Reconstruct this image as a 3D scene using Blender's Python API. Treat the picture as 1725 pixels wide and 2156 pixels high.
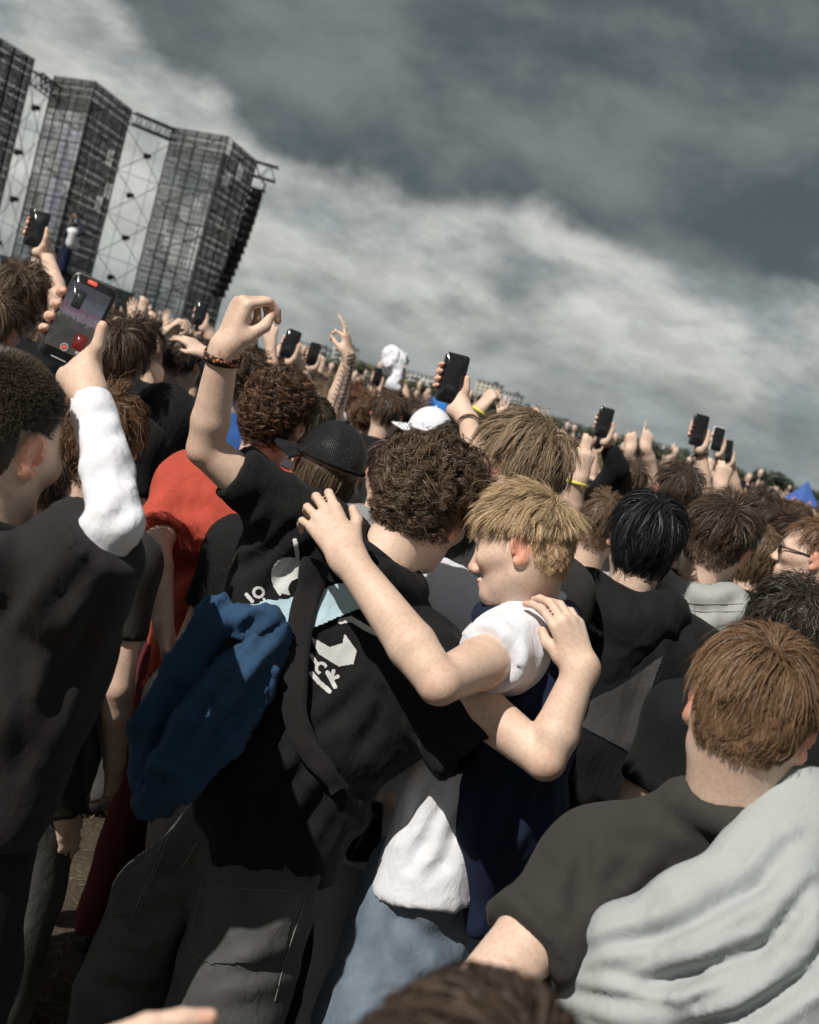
import bpy, math, random
import numpy as np
from mathutils import Matrix, Vector

# ------------------------------------------------------------------ camera, sky, sun, exposure
scene = bpy.context.scene
for ob in list(bpy.data.objects): bpy.data.objects.remove(ob)
COL = scene.collection
FPX, CX, CY = 2515.3, 862.5, 1078.0          # photo measured at 1725 x 2156, 35 mm lens
PITCH, ROLL = math.radians(5.65), math.radians(15.5)
CAM = np.array((0.0, 0.0, 1.80))
_d = np.array((0, math.cos(PITCH), -math.sin(PITCH)))
_zp = np.array((0, math.sin(PITCH), math.cos(PITCH)))
_xp = np.array((1.0, 0, 0))
CR = math.cos(ROLL)*_xp + math.sin(ROLL)*_zp
CU = -math.sin(ROLL)*_xp + math.cos(ROLL)*_zp
CD = _d
def Q(u, v, d):
    "pixel + distance -> world point"
    return CAM + d*(CD + CR*(u-CX)/FPX + CU*(CY-v)/FPX)
def CV(a, b, c):
    "vector given as image right, image up, away from the lens"
    return a*CR + b*CU + c*CD
cd = bpy.data.cameras.new('camera'); cam = bpy.data.objects.new('camera', cd); COL.objects.link(cam)
cd.sensor_fit = 'VERTICAL'; cd.sensor_height = 30.0; cd.sensor_width = 24.0; cd.lens = 35.0
cd.clip_start = 0.05; cd.clip_end = 9000
cam.matrix_world = Matrix((( CR[0], CU[0], -CD[0], CAM[0]), (CR[1], CU[1], -CD[1], CAM[1]), (CR[2], CU[2], -CD[2], CAM[2]), (0,0,0,1)))
cd.dof.use_dof = True; cd.dof.focus_distance = 2.5; cd.dof.aperture_fstop = 4.5
scene.camera = cam

SUN_FROM = np.array((-0.56, -0.68, 0.90)); SUN_FROM = SUN_FROM/np.linalg.norm(SUN_FROM)
world = bpy.data.worlds.new('World'); scene.world = world; world.use_nodes = True
def build_world():
    nt = world.node_tree; N = nt.nodes; L = nt.links; N.clear()
    out = N.new('ShaderNodeOutputWorld'); bg = N.new('ShaderNodeBackground'); L.new(bg.outputs[0], out.inputs[0])
    bg.inputs[1].default_value = 0.1
    sky = N.new('ShaderNodeTexSky'); sky.sky_type = 'NISHITA'; sky.sun_disc = False
    sky.sun_elevation = math.asin(SUN_FROM[2]); sky.sun_rotation = math.atan2(SUN_FROM[0], SUN_FROM[1])
    tc = N.new('ShaderNodeTexCoord'); vec = tc.outputs['Generated']
    def M(op, a, b=None, c=None, clamp=False):
        n = N.new('ShaderNodeMath'); n.operation = op; n.use_clamp = clamp
        for i, x in enumerate((a, b, c)):
            if x is None: continue
            if isinstance(x, (int, float)): n.inputs[i].default_value = x
            else: L.new(x, n.inputs[i])
        return n.outputs[0]
    def NOI(v, scale, detail=6, rough=.55, dist=0):
        n = N.new('ShaderNodeTexNoise'); n.inputs['Scale'].default_value = scale; n.inputs['Detail'].default_value = detail
        n.inputs['Roughness'].default_value = rough; n.inputs['Distortion'].default_value = dist; L.new(v, n.inputs['Vector']); return n.outputs['Fac']
    def MR(x, a, b, c, d, smooth=True):
        n = N.new('ShaderNodeMapRange'); n.interpolation_type = 'SMOOTHSTEP' if smooth else 'LINEAR'
        L.new(x, n.inputs[0])
        for i, k in enumerate((a, b, c, d)): n.inputs[i+1].default_value = k
        return n.outputs[0]
    def VM(v, s):
        n = N.new('ShaderNodeVectorMath'); n.operation = 'MULTIPLY'; L.new(v, n.inputs[0]); n.inputs[1].default_value = s; return n.outputs[0]
    def MIX(f, a, b):
        n = N.new('ShaderNodeMix'); n.data_type = 'RGBA'; L.new(f, n.inputs[0])
        for i, x in ((6, a), (7, b)):
            if isinstance(x, tuple): n.inputs[i].default_value = (*x, 1)
            else: L.new(x, n.inputs[i])
        return n.outputs[2]
    sx = N.new('ShaderNodeSeparateXYZ'); L.new(vec, sx.inputs[0])
    el = M('ARCSINE', sx.outputs[2]); az = M('ARCTAN2', sx.outputs[0], sx.outputs[1])
    zz = M('ADD', sx.outputs[2], .10)
    cb = N.new('ShaderNodeCombineXYZ'); L.new(M('DIVIDE', sx.outputs[0], zz), cb.inputs[0]); L.new(M('DIVIDE', sx.outputs[1], zz), cb.inputs[1]); pl = cb.outputs[0]
    n1 = NOI(VM(vec, (1, 1, 1.3)), 6.0, 9, .55, .1)
    n1b = NOI(VM(vec, (1, 1, 1.5)), 2.1, 3, .5, .3)
    # base of the heavy cloud sheet: about 9 degrees up ahead, higher to the left
    thr = MR(az, -.44, -.14, .262, .146)
    e2 = M('ADD', el, M('ADD', M('MULTIPLY', M('SUBTRACT', n1, .5), .13), M('MULTIPLY', M('SUBTRACT', n1b, .5), .08)))
    dm = MR(M('SUBTRACT', e2, thr), -.012, .020, 0, 1)
    dn = MR(NOI(VM(vec, (1, 1, 1.7)), 6.0, 8, .54, .15), .36, .66, 0, 1)
    dark = MIX(dn, (.076, .092, .094), (.200, .218, .214))
    ln = MR(NOI(VM(vec, (1, 1, 2.3)), 6.0, 10, .57, .15), .31, .58, 0, 1)
    light = MIX(ln, (.225, .258, .260), (.58, .58, .545))
    fine = MR(NOI(VM(vec, (1, 1, 2.2)), 17, 8, .6, .2), .34, .68, .82, 1.15)
    lo = MR(el, .0, .085, 1, 0)
    light = MIX(M('MULTIPLY', lo, .70), light, (.185, .228, .250))
    vmul = N.new('ShaderNodeVectorMath'); vmul.operation = 'SCALE'; L.new(light, vmul.inputs[0]); L.new(fine, vmul.inputs[3])
    cl = MIX(dm, vmul.outputs[0], dark)
    sc = N.new('ShaderNodeVectorMath'); sc.operation = 'SCALE'; L.new(cl, sc.inputs[0]); sc.inputs[3].default_value = 10.0
    mx = N.new('ShaderNodeMix'); mx.data_type = 'RGBA'; mx.inputs[0].default_value = .94
    L.new(sky.outputs[0], mx.inputs[6]); L.new(sc.outputs[0], mx.inputs[7]); L.new(mx.outputs[2], bg.inputs[0])
build_world()
sl = bpy.data.lights.new('sun', 'SUN'); sl.energy = 4.6; sl.angle = math.radians(.55); sl.color = (1.0, .945, .87)
so = bpy.data.objects.new('sun', sl); COL.objects.link(so); so.location = (-20, -15, 30)
so.rotation_euler = Vector(-SUN_FROM).to_track_quat('-Z', 'Y').to_euler()
vs = scene.view_settings; vs.view_transform = 'Standard'; vs.look = 'None'; vs.exposure = 0.0; vs.gamma = 1.0; vs.use_curve_mapping = False
scene.cycles.max_bounces = 6; scene.cycles.diffuse_bounces = 3; scene.cycles.glossy_bounces = 3; scene.cycles.transparent_max_bounces = 12
scene.cycles.use_denoising = True

# ------------------------------------------------------------------ object helpers
def nrm(v): v = np.asarray(v, float); return v/max(np.linalg.norm(v), 1e-9)
def mesh(name, V, faces, smooth=True, col=None, uv=None):
    me = bpy.data.meshes.new(name); V = np.asarray(V, np.float32)
    if isinstance(faces, np.ndarray): faces = [faces]
    faces = [np.asarray(f, np.int32) for f in faces if len(f)]
    me.vertices.add(len(V)); me.vertices.foreach_set('co', V.ravel())
    nl = sum(f.size for f in faces); npoly = sum(len(f) for f in faces)
    me.loops.add(nl); me.polygons.add(npoly)
    me.loops.foreach_set('vertex_index', np.concatenate([f.ravel() for f in faces]))
    tot = np.concatenate([np.full(len(f), f.shape[1], np.int32) for f in faces])
    me.polygons.foreach_set('loop_start', np.concatenate(([0], np.cumsum(tot)[:-1])).astype(np.int32))
    if smooth: me.polygons.foreach_set('use_smooth', np.ones(npoly, bool))
    me.update(calc_edges=True)
    if col is not None:
        at = me.attributes.new('Col', 'FLOAT_COLOR', 'POINT'); c = np.ones((len(V), 4), np.float32); c[:, :3] = col
        at.data.foreach_set('color', c.ravel())
    if uv is not None:
        ul = me.uv_layers.new(name='UVMap'); idx = np.concatenate([f.ravel() for f in faces])
        ul.data.foreach_set('uv', np.asarray(uv, np.float32)[idx].ravel())
    return me
def obj(name, me, mat=None, parent=None, loc=(0, 0, 0)):
    o = bpy.data.objects.new(name, me); COL.objects.link(o); o.location = loc
    if mat is not None and me is not None and not me.materials: me.materials.append(mat)
    if parent is not None: o.parent = parent
    return o
def empty(name, loc, label, cat, group=None):
    o = bpy.data.objects.new(name, None); COL.objects.link(o); o.location = loc; o.empty_display_size = .1
    tag(o, label, cat, group); return o
def tag(o, label, cat, group=None, kind=None):
    if label: o['label'] = label
    if cat: o['category'] = cat
    if group: o['group'] = group
    if kind: o['kind'] = kind
    return o
class MB:
    "collects simple hard-surface pieces into one mesh"
    def __init__(s): s.V = []; s.F4 = []; s.F3 = []; s.n = 0
    def add(s, V, F4=(), F3=()):
        V = np.asarray(V, float); s.V.append(V)
        s.F4 += [tuple(i+s.n for i in f) for f in F4]; s.F3 += [tuple(i+s.n for i in f) for f in F3]; s.n += len(V)
    def box(s, c, sz, R=None):
        c = np.asarray(c, float); h = np.asarray(sz, float)/2
        P = np.array([(x, y, z) for x in (-1, 1) for y in (-1, 1) for z in (-1, 1)])*h
        if R is not None: P = P @ np.asarray(R).T
        s.add(P+c, [(0,1,3,2), (4,6,7,5), (0,4,5,1), (2,3,7,6), (0,2,6,4), (1,5,7,3)])
    def tube(s, pts, r, n=6, cap=True):
        pts = np.asarray(pts, float); rr = np.broadcast_to(np.asarray(r, float), (len(pts),))
        t = np.gradient(pts, axis=0); t /= np.linalg.norm(t, axis=1)[:, None]+1e-9
        ref = np.array((0, 0, 1.0)) if abs(t[0][2]) < .9 else np.array((1.0, 0, 0))
        V = []
        for i in range(len(pts)):
            a = nrm(np.cross(t[i], ref)); b = np.cross(t[i], a); ref = np.cross(a, t[i])
            for k in range(n):
                an = 2*math.pi*k/n; V.append(pts[i]+rr[i]*(a*math.cos(an)+b*math.sin(an)))
        F = [(i*n+k, i*n+(k+1) % n, (i+1)*n+(k+1) % n, (i+1)*n+k) for i in range(len(pts)-1) for k in range(n)]
        F3 = []
        if cap:
            m = len(V); V.append(pts[0]); V.append(pts[-1]); e = (len(pts)-1)*n
            F3 = [(m, (k+1) % n, k) for k in range(n)]+[(m+1, e+k, e+(k+1) % n) for k in range(n)]
        s.add(V, F, F3)
    def quad(s, a, b, c, d): s.add([a, b, c, d], [(0, 1, 2, 3)])
    def build(s, name, mat, parent=None, smooth=False, loc=(0, 0, 0)):
        V = np.concatenate(s.V)
        me = mesh(name, V-np.asarray(loc if parent is None else (0, 0, 0)), [np.array(s.F4, np.int32).reshape(-1, 4), np.array(s.F3, np.int32).reshape(-1, 3)], smooth)
        return obj(name, me, mat, parent, loc)

# ------------------------------------------------------------------ numpy noise
def _h(ix, iy, iz, seed):
    n = (ix.astype(np.int64)*374761393+iy.astype(np.int64)*668265263+iz.astype(np.int64)*2147483647+seed*1274126177) & 0xffffffff
    n = ((n ^ (n >> 13))*1274126177) & 0xffffffff
    return ((n ^ (n >> 16)) & 0xffff)/65535.0
def vnoise(P, seed=0):
    i = np.floor(P).astype(np.int64); f = P-i; f = f*f*(3-2*f); o = 0
    for dx in (0, 1):
        for dy in (0, 1):
            for dz in (0, 1):
                w = (f[:, 0] if dx else 1-f[:, 0])*(f[:, 1] if dy else 1-f[:, 1])*(f[:, 2] if dz else 1-f[:, 2])
                o = o+w*_h(i[:, 0]+dx, i[:, 1]+dy, i[:, 2]+dz, seed)
    return o
def sstep(a, b, x): t = np.clip((x-a)/(b-a), 0, 1); return t*t*(3-2*t)

# ------------------------------------------------------------------ distance-field modelling
class S:
    def __init__(s, h): s.h = h; s.ops = []
    def rc(s, a, b, ra, rb=None, k=.02, n=None, fl=1.0, op='+'):
        "tapered capsule; with n, fl the section is squashed by fl along n"
        a = np.asarray(a, float); b = np.asarray(b, float); rb = ra if rb is None else rb
        m = max(ra, rb); lo = np.minimum(a, b)-m; hi = np.maximum(a, b)+m
        nn = None if n is None else nrm(n)
        def f(P):
            q = P-a; ba = b-a
            t = np.clip((q @ ba)/max(ba @ ba, 1e-9), 0, 1)
            w = q-t[..., None]*ba
            if nn is not None:
                w = w+(w @ nn)[..., None]*nn*(1/fl-1)
                d = np.sqrt((w*w).sum(-1)); r = ra+(rb-ra)*t
                return (d-r)*np.where(d > 1e-6, (fl+1)/2, 1)
            return np.sqrt((w*w).sum(-1))-(ra+(rb-ra)*t)
        s.ops.append((op, f, lo, hi, k)); return s
    def chain(s, pts, rs, k=.02, **kw):
        for i in range(len(pts)-1): s.rc(pts[i], pts[i+1], rs[i], rs[i+1], k, **kw)
        return s
    def el(s, c, r, R=None, k=.02, op='+'):
        c = np.asarray(c, float); r = np.asarray(r, float); R_ = np.eye(3) if R is None else np.asarray(R, float); m = r.max() if R is not None else r
        def f(P):
            q = (P-c) @ R_; k0 = np.sqrt(((q/r)**2).sum(-1)); k1 = np.sqrt(((q/r**2)**2).sum(-1))
            return k0*(k0-1)/np.maximum(k1, 1e-9)
        s.ops.append((op, f, c-m, c+m, k)); return s
    def cut(s, p, n, rad, k=.004):
        "cut away everything on the n side of the plane, inside a ball of rad about p"
        p = np.asarray(p, float); n = nrm(n)
        def f(P):
            q = P-p; return np.where((q*q).sum(-1) < rad*rad, -(q @ n), 9.0)
        s.ops.append(('-', f, p-rad, p+rad, k)); return s
    def mesh(s):
        h = s.h
        lo = np.min([o[2] for o in s.ops if o[0] == '+'], 0)-3*h; hi = np.max([o[3] for o in s.ops if o[0] == '+'], 0)+3*h
        n = np.ceil((hi-lo)/h).astype(int)+1
        F = np.full(n, .5, np.float32)
        ax = [lo[i]+h*np.arange(n[i]) for i in range(3)]
        for op, f, a, b, k in s.ops:
            pad = k+3*h
            i0 = np.clip(np.floor((a-pad-lo)/h).astype(int), 0, n-1); i1 = np.clip(np.ceil((b+pad-lo)/h).astype(int)+1, 1, n)
            if (i1 <= i0).any(): continue
            sl_ = tuple(slice(i0[i], i1[i]) for i in range(3))
            P = np.stack(np.meshgrid(*[ax[i][sl_[i]] for i in range(3)], indexing='ij'), -1)
            d = f(P).astype(np.float32); cur = F[sl_]
            if op == '+':
                hh = np.maximum(k-np.abs(cur-d), 0)/k; F[sl_] = np.minimum(cur, d)-hh*hh*k*.25
            else:
                d = -d; hh = np.maximum(k-np.abs(cur-d), 0)/k; F[sl_] = np.maximum(cur, d)+hh*hh*k*.25
        return nets(F, lo, h)
def nets(F, lo, h):
    I = F < 0; nx, ny, nz = F.shape
    cnt = np.zeros((nx-1, ny-1, nz-1), np.int8)
    cor = [(x, y, z) for x in (0, 1) for y in (0, 1) for z in (0, 1)]
    for x, y, z in cor: cnt += I[x:nx-1+x, y:ny-1+y, z:nz-1+z]
    act = (cnt > 0) & (cnt < 8); ii = np.argwhere(act); idx = np.full(act.shape, -1, np.int32); idx[act] = np.arange(len(ii))
    val = np.stack([F[ii[:, 0]+x, ii[:, 1]+y, ii[:, 2]+z] for x, y, z in cor], 1)
    acc = np.zeros((len(ii), 3)); c = np.zeros(len(ii))
    for a in range(8):
        for b in range(a+1, 8):
            pa, pb = np.array(cor[a]), np.array(cor[b])
            if np.abs(pa-pb).sum() != 1: continue
            va, vb = val[:, a], val[:, b]; m = (va < 0) != (vb < 0); t = np.where(m, va/np.where(m, va-vb, 1), 0)
            acc += np.where(m[:, None], pa+t[:, None]*(pb-pa), 0); c += m
    V = lo+h*(ii+acc/c[:, None]); Fs = []
    for a in range(3):
        sl0 = [slice(None)]*3; sl1 = [slice(None)]*3; sl0[a] = slice(0, -1); sl1[a] = slice(1, None)
        A, B = I[tuple(sl0)], I[tuple(sl1)]; b_, c_ = (a+1) % 3, (a+2) % 3
        for flip, m in ((False, A & ~B), (True, ~A & B)):
            e = np.argwhere(m); e = e[(e[:, b_] > 0) & (e[:, c_] > 0)]
            ok = np.ones(len(e), bool)
            def g(db, dc):
                q = e.copy(); q[:, b_] -= db; q[:, c_] -= dc
                for d_ in range(3): ok[:] &= q[:, d_] < idx.shape[d_]
                q = np.minimum(q, np.array(idx.shape)-1); return idx[q[:, 0], q[:, 1], q[:, 2]]
            f = np.stack([g(1, 1), g(0, 1), g(0, 0), g(1, 0)], 1); f = f[ok & (f >= 0).all(1)]
            Fs.append(f[:, ::-1] if flip else f)
    return V, np.concatenate(Fs)
def vnormals(V, F):
    n = np.cross(V[F[:, 2]]-V[F[:, 0]], V[F[:, 3]]-V[F[:, 1]]); N = np.zeros_like(V)
    for i in range(4): np.add.at(N, F[:, i], n)
    return N/(np.linalg.norm(N, axis=1)[:, None]+1e-12)
def join(parts):
    V = []; F = []; n = 0
    for v, f in parts: V.append(v); F.append(f+n); n += len(v)
    return np.concatenate(V), np.concatenate(F)
def folds(V, F, amp=.007, scale=9.0, along=(0, 0, 1), stretch=.28, seed=0, mask=None):
    "long soft cloth folds: ridged noise drawn out along one direction"
    N = vnormals(V, F); al = nrm(along); P = V-(V @ al)[:, None]*al*(1-stretch)
    w = (np.stack([vnoise(P*scale*.6, seed+i) for i in (5, 6, 7)], 1)-.5)*.16
    a = 1-np.abs(2*vnoise((P+w)*scale, seed)-1)
    b = 1-np.abs(2*vnoise((P+w)*scale*2.1, seed+1)-1)
    d = amp*((a*a-.35)+.45*(b*b-.35))
    if mask is not None: d = d*mask
    return V+N*d[:, None]
# ------------------------------------------------------------------ materials
def newmat(name):
    m = bpy.data.materials.new(name); m.use_nodes = True; nt = m.node_tree; b = nt.nodes['Principled BSDF']
    return m, nt, nt.nodes, nt.links, b
def nd(N, t, **kw):
    n = N.new(t)
    for k, v in kw.items():
        if k in n.inputs: n.inputs[k].default_value = v
        else: setattr(n, k, v)
    return n
def mulc(N, L, a, b):
    n = N.new('ShaderNodeMix'); n.data_type = 'RGBA'; n.blend_type = 'MULTIPLY'; n.inputs[0].default_value = 1
    for i, x in ((6, a), (7, b)):
        if isinstance(x, tuple): n.inputs[i].default_value = (*x, 1)
        else: L.new(x, n.inputs[i])
    return n.outputs[2]
def ramp(N, L, fac, stops):
    r = N.new('ShaderNodeValToRGB'); L.new(fac, r.inputs[0]); e = r.color_ramp.elements
    while len(e) < len(stops): e.new(.5)
    for q, (p, c) in zip(e, stops): q.position = p; q.color = (*c, 1) if len(c) == 3 else c
    return r.outputs[0]
def noise(N, L, scale, detail=4, rough=.55, vec=None, dist=0):
    n = N.new('ShaderNodeTexNoise'); n.inputs['Scale'].default_value = scale; n.inputs['Detail'].default_value = detail
    n.inputs['Roughness'].default_value = rough; n.inputs['Distortion'].default_value = dist
    if vec is not None: L.new(vec, n.inputs['Vector'])
    return n.outputs['Fac']
def bump(N, L, h, b, strength=.3, dist=.002, normal=None):
    n = N.new('ShaderNodeBump'); n.inputs['Strength'].default_value = strength; n.inputs['Distance'].default_value = dist
    L.new(h, n.inputs['Height'])
    if normal is not None: L.new(normal, n.inputs['Normal'])
    if b is not None: L.new(n.outputs[0], b.inputs['Normal'])
    return n.outputs[0]
_mats = {}
def skin(tone=(.71, .555, .455), name='skin'):
    key = ('skin', tone)
    if key in _mats: return _mats[key]
    m, nt, N, L, b = newmat(name)
    at = nd(N, 'ShaderNodeAttribute'); at.attribute_name = 'Col'; tc = N.new('ShaderNodeTexCoord')
    v = ramp(N, L, noise(N, L, 14, 4, .6, tc.outputs['Object']), [(.3, (.88, .78, .74)), (.7, (1.08, 1.04, 1.0))])
    sp = ramp(N, L, noise(N, L, 160, 2, .6, tc.outputs['Object']), [(.32, (.91, .87, .85)), (.55, (1.02, 1.02, 1.02))])
    c = mulc(N, L, mulc(N, L, mulc(N, L, at.outputs['Color'], v), sp), tone); L.new(c, b.inputs['Base Color'])
    b.inputs['Roughness'].default_value = .5; b.inputs['Specular IOR Level'].default_value = .38
    b.inputs['Subsurface Weight'].default_value = .12; b.inputs['Subsurface Radius'].default_value = (1, .32, .16); b.inputs['Subsurface Scale'].default_value = .007
    bump(N, L, noise(N, L, 420, 3, .6, tc.outputs['Object']), b, .4, .0016)
    _mats[key] = m; return m
def cloth(color, name, rough=.88, weave=900, wr=.35, sheen=.02, mottle=.10, objcol=False):
    m, nt, N, L, b = newmat(name); tc = N.new('ShaderNodeTexCoord'); o = tc.outputs['Object']
    lo, hi = 1-mottle, 1+mottle
    v = ramp(N, L, noise(N, L, 7, 5, .6, o), [(.3, (lo, lo, lo)), (.7, (hi, hi, hi))])
    v2 = ramp(N, L, noise(N, L, weave*.5, 2, .5, o), [(.3, (.93, .93, .93)), (.7, (1.05, 1.05, 1.05))])
    base = color
    if objcol:
        oi = N.new('ShaderNodeObjectInfo'); base = oi.outputs['Color']
    L.new(mulc(N, L, mulc(N, L, v, v2), base), b.inputs['Base Color'])
    b.inputs['Roughness'].default_value = rough; b.inputs['Specular IOR Level'].default_value = .25
    b.inputs['Sheen Weight'].default_value = sheen; b.inputs['Sheen Roughness'].default_value = .5
    mp = nd(N, 'ShaderNodeMapping'); mp.inputs['Scale'].default_value = (1, 1, .5); mp.inputs['Rotation'].default_value = (.35, .55, .2); L.new(o, mp.inputs[0])
    rn = N.new('ShaderNodeTexNoise'); rn.noise_type = 'RIDGED_MULTIFRACTAL'; L.new(mp.outputs[0], rn.inputs['Vector'])
    for k_, v_ in (('Scale', 5.5), ('Detail', 2.5), ('Roughness', .42), ('Distortion', .55), ('Offset', .9), ('Gain', 1.4)): rn.inputs[k_].default_value = v_
    w0 = bump(N, L, rn.outputs['Fac'], None, min(1, wr*1.1), .010)
    w1 = bump(N, L, noise(N, L, 34, 3, .5, mp.outputs[0], 1.2), None, wr*.7, .008, w0)
    bump(N, L, noise(N, L, weave, 2, .5, o), b, .35, .0012, w1)
    return m
def plain(color, name, rough=.5, metal=0, emit=None, es=1, spec=.5, mott=0):
    m, nt, N, L, b = newmat(name); b.inputs['Base Color'].default_value = (*color, 1); b.inputs['Roughness'].default_value = rough
    b.inputs['Metallic'].default_value = metal; b.inputs['Specular IOR Level'].default_value = spec
    if emit is not None: b.inputs['Emission Color'].default_value = (*emit, 1); b.inputs['Emission Strength'].default_value = es
    if mott:
        tc = N.new('ShaderNodeTexCoord'); v = ramp(N, L, noise(N, L, mott, 5, .6, tc.outputs['Object']), [(.3, (.75, .75, .75)), (.7, (1.15, 1.15, 1.15))])
        L.new(mulc(N, L, v, color), b.inputs['Base Color'])
    return m
def hair_mat():
    m, nt, N, L, b = newmat('hair'); at = nd(N, 'ShaderNodeAttribute'); at.attribute_name = 'Col'; oi = N.new('ShaderNodeObjectInfo')
    L.new(mulc(N, L, at.outputs['Color'], oi.outputs['Color']), b.inputs['Base Color'])
    b.inputs['Roughness'].default_value = .46; b.inputs['Specular IOR Level'].default_value = .32
    b.inputs['Anisotropic'].default_value = .65
    tg = N.new('ShaderNodeTangent'); tg.direction_type = 'UV_MAP'; tg.uv_map = 'UVMap'; L.new(tg.outputs[0], b.inputs['Tangent'])
    return m
HAIR = hair_mat()
SKIN = skin()
SKIN_TAN = skin((.20, .12, .08), 'tanned_skin')

# ------------------------------------------------------------------ heads
class Head:
    def __init__(s, c, fwd, up, sc=1.0):
        s.c = np.asarray(c, float); f = nrm(fwd); u = np.asarray(up, float); u = nrm(u-(u @ f)*f); r = np.cross(f, u)
        s.R = np.stack([r, f, u], 1); s.s = sc
    def w(s, x, y, z): return s.c+s.R @ (np.array((x, y, z))*s.s)
    def loc(s, V): return ((V-s.c) @ s.R)/s.s
def add_head(g, H, face=True, ear_out=1.0):
    s = H.s; R = H.R; w = H.w
    E = lambda c, r, k=.02, op='+', Rr=None: g.el(w(*c), np.array(r)*s, R if Rr is None else R @ Rr, k*s, op)
    C = lambda a, b, ra, rb, k=.02, op='+': g.rc(w(*a), w(*b), ra*s, rb*s, k*s, op=op)
    E((0, -.014, .034), (.075, .098, .088)); E((0, .024, -.022), (.061, .070, .088), .04)
    E((0, -.045, -.005), (.064, .060, .06), .04)
    for q in (-1, 1):
        C((q*.050, .000, -.058), (q*.020, .066, -.092), .020, .019, .035)
        C((q*.045, .070, -.018), (q*.060, .02, -.012), .018, .016, .03)
    E((0, .078, -.098), (.022, .017, .015), .03)
    if face:
        C((-.036, .082, .022), (.036, .082, .022), .013, .013, .02)
        for q in (-1, 1): E((q*.031, .098, .002), (.019, .013, .012), .014, '-')
        for q in (-1, 1): E((q*.031, .080, .002), (.0145, .0125, .0115), .004)
        C((0, .092, .008), (0, .113, -.034), .0085, .0115, .016)
        E((0, .112, -.038), (.0105, .010, .009), .01)
        for q in (-1, 1): E((q*.014, .102, -.041), (.008, .011, .008), .008)
        E((0, .092, -.064), (.025, .012, .0065), .006); E((0, .091, -.0745), (.021, .012, .0075), .006)
        E((0, .106, -.069), (.020, .006, .0018), .003, '-')
    for q in (-1, 1):
        a = q*math.radians(26*ear_out); ca, sa = math.cos(a), math.sin(a)
        Rz = np.array(((ca, -sa, 0), (sa, ca, 0), (0, 0, 1.0))); t = math.radians(-14)
        Rx = np.array(((1, 0, 0), (0, math.cos(t), -math.sin(t)), (0, math.sin(t), math.cos(t)))); RR = Rz.T @ Rx
        c = np.array((q*.083, -.020, -.004))
        E(c, (.0085, .0205, .033), .008, '+', RR); E(c+(-q*.001, .006, -.025), (.007, .011, .012), .008, '+', RR)
        E(c+(q*.009, .002, .006), (.006, .0125, .020), .004, '-', RR); E(c+(q*.006, .009, -.008), (.008, .008, .012), .004, '-', RR)
        E(c+(q*.003, .014, -.004), (.004, .006, .008), .004, '+', RR)
def head_cols(H, V):
    P = H.loc(V); col = np.ones((len(V), 3))
    def spot(c, r, rgb, amt=1):
        d = np.linalg.norm((P-np.array(c))/np.array(r), axis=1); m = (1-sstep(.6, 1.1, d))[:, None]*amt
        col[:] = col*(1-m)+col*np.array(rgb)*m
    for q in (-1, 1):
        spot((q*.088, -.024, -.002), (.02, .03, .045), (1.06, .70, .62))
        spot((q*.04, .07, -.03), (.03, .03, .025), (1.05, .86, .82), .7)
        spot((q*.031, .097, .024), (.021, .014, .005), (.35, .27, .2))
        spot((q*.031, .0925, .002), (.013, .006, .0035), (.25, .22, .2))
    spot((0, .1, -.069), (.026, .02, .014), (1.0, .62, .58)); spot((0, .115, -.038), (.018, .02, .015), (1.05, .85, .8))
    return col
def hairline(P):
    phi = np.degrees(np.abs(np.arctan2(P[:, 0], P[:, 1]+.01)))
    return np.interp(phi, [0, 35, 55, 75, 88, 100, 118, 140, 180], [.088, .082, .055, .030, .018, .020, -.030, -.062, -.070])
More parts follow.
